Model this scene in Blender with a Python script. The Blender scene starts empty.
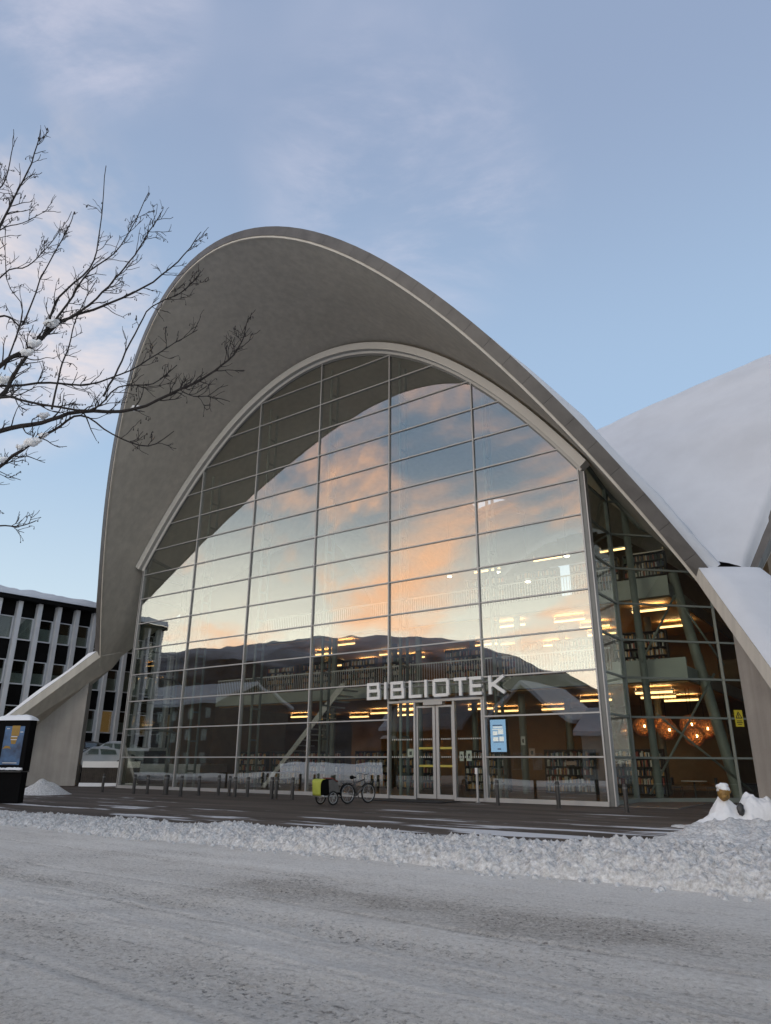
import bpy, bmesh, math, random
from mathutils import Vector, Matrix, noise
random.seed(7)
sc = bpy.context.scene
COL = sc.collection

# ------------------------------------------------------------------ camera
FPX, PITCH, ROLL = 702.376, math.radians(19.6508), math.radians(.2714)
EYE = Vector((0, 0, 1.5))
fwd = Vector((0, math.cos(PITCH), math.sin(PITCH)))
up0 = Vector((0, -math.sin(PITCH), math.cos(PITCH)))
ri0 = Vector((1, 0, 0))
CR = ri0 * math.cos(ROLL) + up0 * math.sin(ROLL)
CU = up0 * math.cos(ROLL) - ri0 * math.sin(ROLL)
cd = bpy.data.cameras.new('camera')
cam = bpy.data.objects.new('camera', cd)
COL.objects.link(cam)
cd.sensor_fit = 'HORIZONTAL'
cd.sensor_width = 36
cd.lens = FPX * 36 / 771
cd.clip_start = .05
cd.clip_end = 9000
M = Matrix((CR, CU, -fwd)).transposed().to_4x4()
M.translation = EYE
cam.matrix_world = M
sc.camera = cam

# ------------------------------------------------------------------ world and sun
SUN_TO = Vector((math.sin(math.radians(-143)), math.cos(math.radians(-143)), 0))
SUN_EL = math.radians(5)
SUN_ROT = math.atan2(SUN_TO.x, SUN_TO.y) % (2 * math.pi)
world = bpy.data.worlds.new('World')
sc.world = world
world.use_nodes = True
wn, wl = world.node_tree.nodes, world.node_tree.links
wn.clear()
out = wn.new('ShaderNodeOutputWorld')
bg = wn.new('ShaderNodeBackground')
bg.inputs['Strength'].default_value = .12
wl.new(bg.outputs[0], out.inputs[0])
sky = wn.new('ShaderNodeTexSky')
sky.sky_type = 'NISHITA'
sky.sun_disc = False
sky.sun_elevation = SUN_EL
sky.sun_rotation = SUN_ROT
sky.air_density = 1.0
sky.dust_density = .6
sky.ozone_density = 1.6


def wmath(op, a, b=None, c=None, clamp=False):
    n_ = wn.new('ShaderNodeMath')
    n_.operation = op
    n_.use_clamp = clamp
    for i, v in enumerate((a, b, c)):
        if v is None:
            continue
        if isinstance(v, (int, float)):
            n_.inputs[i].default_value = v
        else:
            wl.new(v, n_.inputs[i])
    return n_.outputs[0]


def wmix(fac, a, b, mode='MIX'):
    n_ = wn.new('ShaderNodeMix')
    n_.data_type = 'RGBA'
    n_.blend_type = mode
    n_.clamp_factor = True
    for s, v in ((n_.inputs[0], fac), (n_.inputs[6], a), (n_.inputs[7], b)):
        if isinstance(v, (int, float)):
            s.default_value = v
        elif isinstance(v, tuple):
            s.default_value = v
        else:
            wl.new(v, s)
    return n_.outputs[2]


def wsmooth(v, a, b):
    n_ = wn.new('ShaderNodeMapRange')
    n_.interpolation_type = 'SMOOTHSTEP'
    n_.inputs[1].default_value = a
    n_.inputs[2].default_value = b
    wl.new(v, n_.inputs[0])
    return n_.outputs[0]


tc = wn.new('ShaderNodeTexCoord')
sep = wn.new('ShaderNodeSeparateXYZ')
wl.new(tc.outputs['Generated'], sep.inputs[0])
zc = wmath('ADD', wmath('MAXIMUM', sep.outputs[2], 0.0), .22)
cx_, cy_ = wmath('DIVIDE', sep.outputs[0], zc), wmath('DIVIDE', sep.outputs[1], zc)
cmb = wn.new('ShaderNodeCombineXYZ')
wl.new(cx_, cmb.inputs[0])
wl.new(cy_, cmb.inputs[1])


def wnoise(scale, detail, rough, off, distort=0.0, sy=1.0):
    mp = wn.new('ShaderNodeMapping')
    mp.inputs['Location'].default_value = off
    mp.inputs['Rotation'].default_value = (0, 0, .5)
    mp.inputs['Scale'].default_value = (1, sy, 1)
    wl.new(cmb.outputs[0], mp.inputs[0])
    nz = wn.new('ShaderNodeTexNoise')
    nz.inputs['Scale'].default_value = scale
    nz.inputs['Detail'].default_value = detail
    nz.inputs['Roughness'].default_value = rough
    nz.inputs['Distortion'].default_value = distort
    wl.new(mp.outputs[0], nz.inputs['Vector'])
    return nz.outputs[0]


dotn = wn.new('ShaderNodeVectorMath')
dotn.operation = 'DOT_PRODUCT'
wl.new(tc.outputs['Generated'], dotn.inputs[0])
dotn.inputs[1].default_value = (-.88, -.22, .42)
west = wsmooth(dotn.outputs['Value'], .80, .985)          # 1 towards the sunset
n1 = wnoise(1.6, 6, .58, (3.1, 1.7, 0), .3, 1.5)
n2 = wnoise(.9, 5, .55, (8.4, 2.2, 0), .2, 1.3)
c_west = wmath('MULTIPLY', wsmooth(n1, .47, .70), west)
c_east = wmath('MULTIPLY', wsmooth(n2, .56, .80), .28)
dl = wn.new('ShaderNodeVectorMath')                       # the pale cloud low on the left
dl.operation = 'DOT_PRODUCT'
wl.new(tc.outputs['Generated'], dl.inputs[0])
dl.inputs[1].default_value = (-.477, .690, .545)
n3 = wnoise(2.1, 6, .6, (1.4, 6.2, 0), .4, 1.2)
c_left = wmath('MULTIPLY', wsmooth(n3, .40, .64), wsmooth(dl.outputs['Value'], .970, .997))


def wspot(d, a, b_):
    q = wn.new('ShaderNodeVectorMath')
    q.operation = 'DOT_PRODUCT'
    wl.new(tc.outputs['Generated'], q.inputs[0])
    q.inputs[1].default_value = d
    return wsmooth(q.outputs['Value'], a, b_)


c_top = wmath('MULTIPLY', wsmooth(wnoise(2.6, 7, .62, (5.3, 9.1, 0), .5, 1.6), .39, .70), wmath('ADD', wspot((.02, .71, .70), .972, .999), wspot((-.33, .52, .79), .990, .999), clamp=True))
low = wsmooth(sep.outputs[2], .46, .02)
mid = wsmooth(sep.outputs[2], .80, .42)
lowest = wsmooth(sep.outputs[2], .42, .06)
behind = wsmooth(sep.outputs[1], .35, -.15)               # the bright half of the sky, over the fjord
over = wsmooth(sep.outputs[2], .84, .97)
base_sky = wmix(1.0, sky.outputs[0], (.74, .93, 1.05, 1), 'MULTIPLY')
top_sky = wmix(.88, base_sky, (1.75, 2.22, 3.2, 1))
flat_sky = wmix(mid, top_sky, (2.05, 2.88, 4.0, 1))
s1 = wmix(low, flat_sky, (3.7, 4.45, 4.8, 1))
s1 = wmix(wmath('MULTIPLY', over, .9), s1, (4.9, 4.6, 4.4, 1))
fjord = wspot((-.98, -.12, .16), .35, .98)
s1 = wmix(wmath('MULTIPLY', wmath('MULTIPLY', lowest, behind), .95), s1, wmix(fjord, (10.0, 9.8, 9.0, 1), (16.0, 15.2, 12.6, 1)))
s2 = wmix(c_east, s1, (4.2, 4.1, 4.7, 1))
s2 = wmix(wmath('MULTIPLY', c_top, .60), s2, (3.9, 3.8, 4.4, 1))
s2 = wmix(wmath('MULTIPLY', c_left, .85), s2, (5.4, 4.5, 4.1, 1))
s3 = wmix(wmath('MULTIPLY', c_west, .88), s2, (14.8, 8.0, 4.4, 1))
wl.new(s3, bg.inputs['Color'])

sd = bpy.data.lights.new('sun', 'SUN')
sd.energy = .38
sd.angle = math.radians(14)
sd.color = (1.0, .86, .72)
sun = bpy.data.objects.new('sun', sd)
COL.objects.link(sun)
sv = Vector((SUN_TO.x * math.cos(SUN_EL * 2), SUN_TO.y * math.cos(SUN_EL * 2), math.sin(SUN_EL * 2)))
sun.rotation_euler = (-sv).to_track_quat('-Z', 'Y').to_euler()
sun.location = (-40, -20, 40)

sc.view_settings.view_transform = 'Standard'
sc.view_settings.look = 'None'
sc.view_settings.exposure = .67
sc.view_settings.gamma = 1
sc.view_settings.use_curve_mapping = False
sc.render.engine = 'CYCLES'
sc.cycles.use_denoising = True
sc.cycles.max_bounces = 8
sc.cycles.transparent_max_bounces = 12
sc.cycles.glossy_bounces = 4
sc.cycles.caustics_reflective = False
sc.cycles.caustics_refractive = False

# ------------------------------------------------------------------ frames of reference
AZ = math.radians(-35.235)
O = Vector((-16.0547, 45.6554, 0))
DU = Vector((math.cos(AZ), math.sin(AZ), 0))      # along the glass front
DE = Vector((math.sin(AZ), -math.cos(AZ), 0))     # out of the glass front, towards the street
ZV = Vector((0, 0, 1))
UC, EC = 15.0, -21.05                              # centre of the roof


def W(u, e, z=0.0):
    return O + DU * u + DE * e + ZV * z


def pray(x, y):
    return (fwd * FPX + CR * (x - 385.5) - CU * (y - 512)).normalized()


def at_y(x, y, d):
    v = pray(x, y)
    return EYE + v * (d / v.y)


ORD = ['first', 'second', 'third', 'fourth', 'fifth', 'sixth', 'seventh', 'eighth', 'ninth', 'tenth', 'eleventh', 'twelfth',
       'thirteenth', 'fourteenth', 'fifteenth', 'sixteenth']

# ------------------------------------------------------------------ object helpers
ORG = {}


def tag(o, label=None, cat=None, group=None, kind=None):
    if label: o['label'] = label
    if cat: o['category'] = cat
    if group: o['group'] = group
    if kind: o['kind'] = kind
    return o


def thing(name, loc, label, cat, group=None, rz=0):
    o = bpy.data.objects.new(name, None)
    o.empty_display_size = .2
    COL.objects.link(o)
    o.location = loc
    o.rotation_euler = (0, 0, rz)
    ORG[o.name] = Vector(loc)
    return tag(o, label, cat, group)


def copy_tree(o, parent=None):
    c = o.copy()
    COL.objects.link(c)
    if parent is not None:
        c.parent = parent
    for ch in list(o.children):
        copy_tree(ch, c)
    return c


class MB:
    def __init__(s):
        s.v, s.f = [], []

    def add(s, vs, fs):
        b = len(s.v)
        s.v += [Vector(p) for p in vs]
        s.f += [tuple(i + b for i in f) for f in fs]
        return s

    def hexa(s, p):   # 8 points: bottom ring 0-3, top ring 4-7
        return s.add(p, [(0, 3, 2, 1), (4, 5, 6, 7), (0, 1, 5, 4), (1, 2, 6, 5), (2, 3, 7, 6), (3, 0, 4, 7)])

    def box(s, x0, x1, y0, y1, z0, z1):
        return s.hexa([(x0, y0, z0), (x1, y0, z0), (x1, y1, z0), (x0, y1, z0), (x0, y0, z1), (x1, y0, z1), (x1, y1, z1), (x0, y1, z1)])

    def fbox(s, u0, u1, e0, e1, z0, z1):   # box in the frame of the glass front
        return s.hexa([W(u0, e0, z0), W(u0, e1, z0), W(u1, e1, z0), W(u1, e0, z0), W(u0, e0, z1), W(u0, e1, z1), W(u1, e1, z1), W(u1, e0, z1)])

    def obox(s, c, ax, ay, az):   # centre and three half axes
        c = Vector(c)
        return s.hexa([c - ax - ay - az, c + ax - ay - az, c + ax + ay - az, c - ax + ay - az, c - ax - ay + az, c + ax - ay + az, c + ax + ay + az, c - ax + ay + az])

    def prism(s, pts, off):   # planar polygon pushed along off
        n_ = len(pts)
        off = Vector(off)
        vs = [Vector(p) for p in pts] + [Vector(p) + off for p in pts]
        return s.add(vs, [tuple(range(n_))[::-1], tuple(range(n_, 2 * n_))] + [(i, (i + 1) % n_, n_ + (i + 1) % n_, n_ + i) for i in range(n_)])

    def tube(s, pts, rad, n_=8, cap=True):
        pts = [Vector(p) for p in pts]
        if not hasattr(rad, '__len__'):
            rad = [rad] * len(pts)
        b = len(s.v)
        px = None
        for i, p in enumerate(pts):
            t = (pts[min(i + 1, len(pts) - 1)] - pts[max(i - 1, 0)])
            t = t.normalized() if t.length > 1e-9 else ZV.copy()
            if px is None:
                px = t.orthogonal().normalized()
            else:
                px = (px - t * px.dot(t))
                px = px.normalized() if px.length > 1e-6 else t.orthogonal().normalized()
            py = t.cross(px)
            for k in range(n_):
                a = 2 * math.pi * k / n_
                s.v.append(p + (px * math.cos(a) + py * math.sin(a)) * rad[i])
        for i in range(len(pts) - 1):
            for k in range(n_):
                a0, a1 = b + i * n_ + k, b + i * n_ + (k + 1) % n_
                s.f.append((a0, a1, a1 + n_, a0 + n_))
        if cap:
            s.f.append(tuple(b + k for k in range(n_))[::-1])
            s.f.append(tuple(b + (len(pts) - 1) * n_ + k for k in range(n_)))
        return s

    def lathe(s, c, prof, n_=16, axis=None):   # profile of (radius, height)
        c = Vector(c)
        az = Vector(axis).normalized() if axis is not None else ZV
        ax = az.orthogonal().normalized() if axis is not None else Vector((1, 0, 0))
        ay = az.cross(ax)
        b = len(s.v)
        for r, h in prof:
            for k in range(n_):
                a = 2 * math.pi * k / n_
                s.v.append(c + az * h + (ax * math.cos(a) + ay * math.sin(a)) * r)
        for i in range(len(prof) - 1):
            for k in range(n_):
                a0, a1 = b + i * n_ + k, b + i * n_ + (k + 1) % n_
                s.f.append((a0, a1, a1 + n_, a0 + n_))
        s.f.append(tuple(b + k for k in range(n_))[::-1])
        s.f.append(tuple(b + (len(prof) - 1) * n_ + k for k in range(n_)))
        return s

    def torus(s, c, axis, R_, r_, n_=24, m_=8):
        c = Vector(c)
        az = Vector(axis).normalized()
        ax = az.orthogonal().normalized()
        ay = az.cross(ax)
        b = len(s.v)
        for i in range(n_):
            a = 2 * math.pi * i / n_
            d = ax * math.cos(a) + ay * math.sin(a)
            for k in range(m_):
                q = 2 * math.pi * k / m_
                s.v.append(c + d * (R_ + r_ * math.cos(q)) + az * (r_ * math.sin(q)))
        for i in range(n_):
            for k in range(m_):
                i2, k2 = (i + 1) % n_, (k + 1) % m_
                s.f.append((b + i * m_ + k, b + i2 * m_ + k, b + i2 * m_ + k2, b + i * m_ + k2))
        return s

    def grid(s, rows):   # rows of points
        b = len(s.v)
        m_ = len(rows[0])
        for r in rows:
            s.v += [Vector(p) for p in r]
        for i in range(len(rows) - 1):
            for k in range(m_ - 1):
                a = b + i * m_ + k
                s.f.append((a, a + 1, a + m_ + 1, a + m_))
        return s

    def blob(s, c, rad, sub=2, amp=.2, freq=1.5, seed=0.0, squash=(1, 1, 1)):
        bm = bmesh.new()
        bmesh.ops.create_icosphere(bm, subdivisions=sub, radius=1)
        vs = []
        for v in bm.verts:
            p = v.co.normalized()
            k = 1 + amp * noise.noise(p * freq + Vector((seed, seed * 1.7, -seed)))
            vs.append(Vector(c) + Vector((p.x * squash[0], p.y * squash[1], p.z * squash[2])) * (k * rad))
        s.add(vs, [tuple(v.index for v in f.verts) for f in bm.faces])
        bm.free()
        return s

    def build(s, name, m, parent=None, smooth=False, bevel=0, label=None, cat=None, group=None, kind=None, origin=None, auto=None):
        if parent is not None:
            org = ORG[parent.name]
        elif origin is not None:
            org = Vector(origin)
        else:
            org = Vector((0, 0, 0))
        me = bpy.data.meshes.new(name)
        me.from_pydata([p - org for p in s.v], [], s.f)
        me.materials.append(m)
        bm = bmesh.new()
        bm.from_mesh(me)
        bmesh.ops.recalc_face_normals(bm, faces=bm.faces)
        bm.to_mesh(me)
        bm.free()
        if smooth:
            for p in me.polygons:
                p.use_smooth = True
            if auto:
                me.set_sharp_from_angle(angle=math.radians(auto))
        o = bpy.data.objects.new(name, me)
        COL.objects.link(o)
        if bevel:
            b = o.modifiers.new('bevel', 'BEVEL')
            b.width = bevel
            b.segments = 2
            b.limit_method = 'ANGLE'
        if parent is not None:
            o.parent = parent
        else:
            o.location = org
        ORG[o.name] = org
        return tag(o, label, cat, group, kind)


# ------------------------------------------------------------------ materials
def new_mat(name):
    m = bpy.data.materials.new(name)
    m.use_nodes = True
    m.node_tree.nodes.clear()
    return m, m.node_tree.nodes, m.node_tree.links


def pmat(name, col, rough=.7, metal=0.0, var=.12, scale=2.0, bump=0.0, bscale=20.0, col2=None, stretch=(1, 1, 1), spec=.5, detail=5, streak=0.0):
    m, N, L = new_mat(name)
    o = N.new('ShaderNodeOutputMaterial')
    p = N.new('ShaderNodeBsdfPrincipled')
    L.new(p.outputs[0], o.inputs[0])
    p.inputs['Roughness'].default_value = rough
    p.inputs['Metallic'].default_value = metal
    p.inputs['Specular IOR Level'].default_value = spec
    t = N.new('ShaderNodeTexCoord')
    mp = N.new('ShaderNodeMapping')
    mp.inputs['Scale'].default_value = stretch
    L.new(t.outputs['Object'], mp.inputs[0])
    nz = N.new('ShaderNodeTexNoise')
    nz.inputs['Scale'].default_value = scale
    nz.inputs['Detail'].default_value = detail
    nz.inputs['Roughness'].default_value = .6
    L.new(mp.outputs[0], nz.inputs['Vector'])
    ramp = N.new('ShaderNodeValToRGB')
    c2 = col2 or tuple(c * (1 - 2 * var) for c in col)
    ramp.color_ramp.elements[0].position = .3
    ramp.color_ramp.elements[1].position = .7
    ramp.color_ramp.elements[0].color = (*c2, 1)
    ramp.color_ramp.elements[1].color = (*col, 1)
    L.new(nz.outputs[0], ramp.inputs[0])
    csock = ramp.outputs[0]
    if streak:
        mp2 = N.new('ShaderNodeMapping')
        mp2.inputs['Scale'].default_value = (1, 1, .06)
        L.new(t.outputs['Object'], mp2.inputs[0])
        nz3 = N.new('ShaderNodeTexNoise')
        nz3.inputs['Scale'].default_value = 3.0
        nz3.inputs['Detail'].default_value = 4
        L.new(mp2.outputs[0], nz3.inputs['Vector'])
        mr = N.new('ShaderNodeMapRange')
        mr.inputs[1].default_value = .35
        mr.inputs[2].default_value = .7
        mr.inputs[3].default_value = 1 - streak
        mr.inputs[4].default_value = 1
        L.new(nz3.outputs[0], mr.inputs[0])
        mx = N.new('ShaderNodeMix')
        mx.data_type = 'RGBA'
        mx.blend_type = 'MULTIPLY'
        mx.inputs[0].default_value = 1
        L.new(csock, mx.inputs[6])
        L.new(mr.outputs[0], mx.inputs[7])
        csock = mx.outputs[2]
    L.new(csock, p.inputs['Base Color'])
    if bump:
        nb = N.new('ShaderNodeTexNoise')
        nb.inputs['Scale'].default_value = bscale
        nb.inputs['Detail'].default_value = 6
        L.new(mp.outputs[0], nb.inputs['Vector'])
        bp = N.new('ShaderNodeBump')
        bp.inputs['Strength'].default_value = bump
        bp.inputs['Distance'].default_value = .05
        L.new(nb.outputs[0], bp.inputs['Height'])
        L.new(bp.outputs[0], p.inputs['Normal'])
    return m


def emat(name, col, strength):
    m, N, L = new_mat(name)
    o = N.new('ShaderNodeOutputMaterial')
    e = N.new('ShaderNodeEmission')
    e.inputs[0].default_value = (*col, 1)
    e.inputs[1].default_value = strength
    L.new(e.outputs[0], o.inputs[0])
    return m


def glass_mat(name, tint, refl, wav=.0035, refl_col=(1, 1, 1)):
    m, N, L = new_mat(name)
    o = N.new('ShaderNodeOutputMaterial')
    tr = N.new('ShaderNodeBsdfTransparent')
    tr.inputs[0].default_value = (*tint, 1)
    gl = N.new('ShaderNodeBsdfGlossy')
    gl.inputs['Roughness'].default_value = 0.0
    gl.inputs[0].default_value = (*refl_col, 1)
    lw = N.new('ShaderNodeLayerWeight')
    lw.inputs[0].default_value = .5
    pw = N.new('ShaderNodeMath')
    pw.operation = 'POWER'
    pw.inputs[1].default_value = 5
    L.new(lw.outputs['Facing'], pw.inputs[0])
    ad = N.new('ShaderNodeMath')
    ad.operation = 'MULTIPLY_ADD'
    ad.inputs[1].default_value = .96 - refl
    ad.inputs[2].default_value = .04 + refl
    ad.use_clamp = True
    L.new(pw.outputs[0], ad.inputs[0])
    mx = N.new('ShaderNodeMixShader')
    L.new(ad.outputs[0], mx.inputs[0])
    L.new(tr.outputs[0], mx.inputs[1])
    L.new(gl.outputs[0], mx.inputs[2])
    L.new(mx.outputs[0], o.inputs[0])
    t = N.new('ShaderNodeTexCoord')
    nb = N.new('ShaderNodeTexNoise')
    nb.inputs['Scale'].default_value = .55
    nb.inputs['Detail'].default_value = 1
    L.new(t.outputs['Object'], nb.inputs['Vector'])
    bp = N.new('ShaderNodeBump')
    bp.inputs['Strength'].default_value = wav
    bp.inputs['Distance'].default_value = 1.0
    L.new(nb.outputs[0], bp.inputs['Height'])
    L.new(bp.outputs[0], gl.inputs['Normal'])
    return m


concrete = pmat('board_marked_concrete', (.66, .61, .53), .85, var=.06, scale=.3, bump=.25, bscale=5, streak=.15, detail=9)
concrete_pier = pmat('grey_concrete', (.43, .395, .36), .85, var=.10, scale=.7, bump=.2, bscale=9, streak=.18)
rim_metal = pmat('pale_rim', (.58, .56, .52), .5, var=.04, scale=.6)
flashing = pmat('grey_flashing', (.15, .138, .128), .5, metal=.2, var=.15, scale=1.2, streak=.1)
alu = pmat('aluminium', (.42, .415, .41), .45, metal=.35, var=.05, scale=1.5)
alu_dark = pmat('dark_aluminium', (.16, .165, .165), .45, metal=.3, var=.1, scale=1.5)
steel = pmat('painted_steel', (.20, .225, .20), .5, var=.08, scale=2)
steel_dark = pmat('dark_steel', (.05, .05, .052), .5, var=.15, scale=3)
glass = glass_mat('facade_glass', (.92, .93, .89), .165)
glass_clear = glass_mat('bay_glass', (.90, .93, .90), .02)
glass_office = glass_mat('office_glass', (.72, .76, .74), .04)
wood_ceiling = pmat('warm_wood_ceiling', (.62, .36, .15), .6, var=.12, scale=3, stretch=(1, 6, 1))
slab_m = pmat('slab_edge', (.40, .43, .40), .6, var=.06, scale=1)
floor_m = pmat('interior_floor', (.12, .10, .085), .5, var=.15, scale=2)
dark_wall = pmat('dark_interior_wall', (.26, .17, .09), .8, var=.15, scale=1)
shelf_m = pmat('dark_shelf', (.06, .05, .042), .6, var=.15, scale=4)
white_paint = pmat('white_paint', (.75, .74, .72), .5, var=.04, scale=2)
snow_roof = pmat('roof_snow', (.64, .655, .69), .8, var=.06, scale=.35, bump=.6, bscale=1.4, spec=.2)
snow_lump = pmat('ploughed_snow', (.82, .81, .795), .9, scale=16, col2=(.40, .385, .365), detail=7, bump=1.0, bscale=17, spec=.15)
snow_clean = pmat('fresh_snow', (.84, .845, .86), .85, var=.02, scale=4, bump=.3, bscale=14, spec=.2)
black_paint = pmat('black_paint', (.006, .006, .0065), .7, var=.1, scale=3, spec=.06)
rubber = pmat('rubber', (.02, .02, .02), .75, var=.15, scale=8)
bollard_m = pmat('weathered_steel', (.07, .065, .062), .55, metal=.2, var=.2, scale=6, streak=.15)
bark = pmat('dark_bark', (.030, .024, .022), .9, var=.2, scale=12)


def books_mat():
    m, N, L = new_mat('book_spines')
    o = N.new('ShaderNodeOutputMaterial')
    p = N.new('ShaderNodeBsdfPrincipled')
    L.new(p.outputs[0], o.inputs[0])
    g = N.new('ShaderNodeNewGeometry')
    r = N.new('ShaderNodeValToRGB')
    r.color_ramp.interpolation = 'CONSTANT'
    cols = [(.5, .45, .38), (.08, .09, .14), (.3, .07, .05), (.6, .58, .52), (.07, .11, .08), (.35, .22, .10), (.03, .03, .035), (.55, .30, .10)]
    for i, c in enumerate(cols):
        e = r.color_ramp.elements[i] if i < 2 else r.color_ramp.elements.new(i / len(cols))
        e.position = i / len(cols)
        e.color = (*c, 1)
    L.new(g.outputs['Random Per Island'], r.inputs[0])
    L.new(r.outputs[0], p.inputs['Base Color'])
    p.inputs['Roughness'].default_value = .6
    return m


books_m = books_mat()


def plaza_mat():
    m, N, L = new_mat('wet_asphalt_with_snow_streaks')
    o = N.new('ShaderNodeOutputMaterial')
    p = N.new('ShaderNodeBsdfPrincipled')
    L.new(p.outputs[0], o.inputs[0])
    t = N.new('ShaderNodeTexCoord')
    mp = N.new('ShaderNodeMapping')
    mp.inputs['Rotation'].default_value = (0, 0, -AZ)
    L.new(t.outputs['Object'], mp.inputs[0])
    st = N.new('ShaderNodeMapping')
    st.inputs['Scale'].default_value = (.16, 1.15, 1)
    L.new(mp.outputs[0], st.inputs[0])
    n1_ = N.new('ShaderNodeTexNoise')
    n1_.inputs['Scale'].default_value = 1.0
    n1_.inputs['Detail'].default_value = 7
    n1_.inputs['Roughness'].default_value = .62
    L.new(st.outputs[0], n1_.inputs['Vector'])
    # more snow towards the street
    sx = N.new('ShaderNodeSeparateXYZ')
    L.new(mp.outputs[0], sx.inputs[0])
    # rotated frame: y runs from the street (low) to the glass (high)
    mr = N.new('ShaderNodeMapRange')
    e_y = (Matrix.Rotation(-AZ, 3, 'Z') @ W(0, 15, 0)).y
    f_y = (Matrix.Rotation(-AZ, 3, 'Z') @ W(0, 3, 0)).y
    mr.inputs[1].default_value = e_y
    mr.inputs[2].default_value = f_y
    mr.inputs[3].default_value = .10
    mr.inputs[4].default_value = -.05
    L.new(sx.outputs[1], mr.inputs[0])
    ad = N.new('ShaderNodeMath')
    ad.operation = 'ADD'
    L.new(n1_.outputs[0], ad.inputs[0])
    L.new(mr.outputs[0], ad.inputs[1])
    rx = N.new('ShaderNodeMapRange')      # more towards the right pier
    b_x = (Matrix.Rotation(-AZ, 3, 'Z') @ W(24, 3, 0)).x
    c_x = (Matrix.Rotation(-AZ, 3, 'Z') @ W(36, 3, 0)).x
    rx.inputs[1].default_value = b_x
    rx.inputs[2].default_value = c_x
    rx.inputs[3].default_value = 0
    rx.inputs[4].default_value = .08
    L.new(sx.outputs[0], rx.inputs[0])
    ad2 = N.new('ShaderNodeMath')
    ad2.operation = 'ADD'
    L.new(ad.outputs[0], ad2.inputs[0])
    L.new(rx.outputs[0], ad2.inputs[1])
    sm = N.new('ShaderNodeMapRange')
    sm.interpolation_type = 'SMOOTHSTEP'
    sm.inputs[1].default_value = .62
    sm.inputs[2].default_value = .68
    L.new(ad2.outputs[0], sm.inputs[0])
    n2_ = N.new('ShaderNodeTexNoise')
    n2_.inputs['Scale'].default_value = .9
    n2_.inputs['Detail'].default_value = 8
    L.new(st.outputs[0], n2_.inputs['Vector'])
    ra = N.new('ShaderNodeValToRGB')
    ra.color_ramp.elements[0].position = .35
    ra.color_ramp.elements[1].position = .7
    ra.color_ramp.elements[0].color = (.056, .044, .036, 1)
    ra.color_ramp.elements[1].color = (.125, .102, .085, 1)
    L.new(n2_.outputs[0], ra.inputs[0])
    mx = N.new('ShaderNodeMix')
    mx.data_type = 'RGBA'
    L.new(sm.outputs[0], mx.inputs[0])
    L.new(ra.outputs[0], mx.inputs[6])
    mx.inputs[7].default_value = (.62, .62, .63, 1)
    L.new(mx.outputs[2], p.inputs['Base Color'])
    p.inputs['Roughness'].default_value = .75
    p.inputs['Specular IOR Level'].default_value = .25
    nb = N.new('ShaderNodeTexNoise')
    nb.inputs['Scale'].default_value = 9
    nb.inputs['Detail'].default_value = 6
    L.new(mp.outputs[0], nb.inputs['Vector'])
    bp = N.new('ShaderNodeBump')
    bp.inputs['Strength'].default_value = .4
    bp.inputs['Distance'].default_value = .05
    L.new(nb.outputs[0], bp.inputs['Height'])
    L.new(bp.outputs[0], p.inputs['Normal'])
    return m


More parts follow.
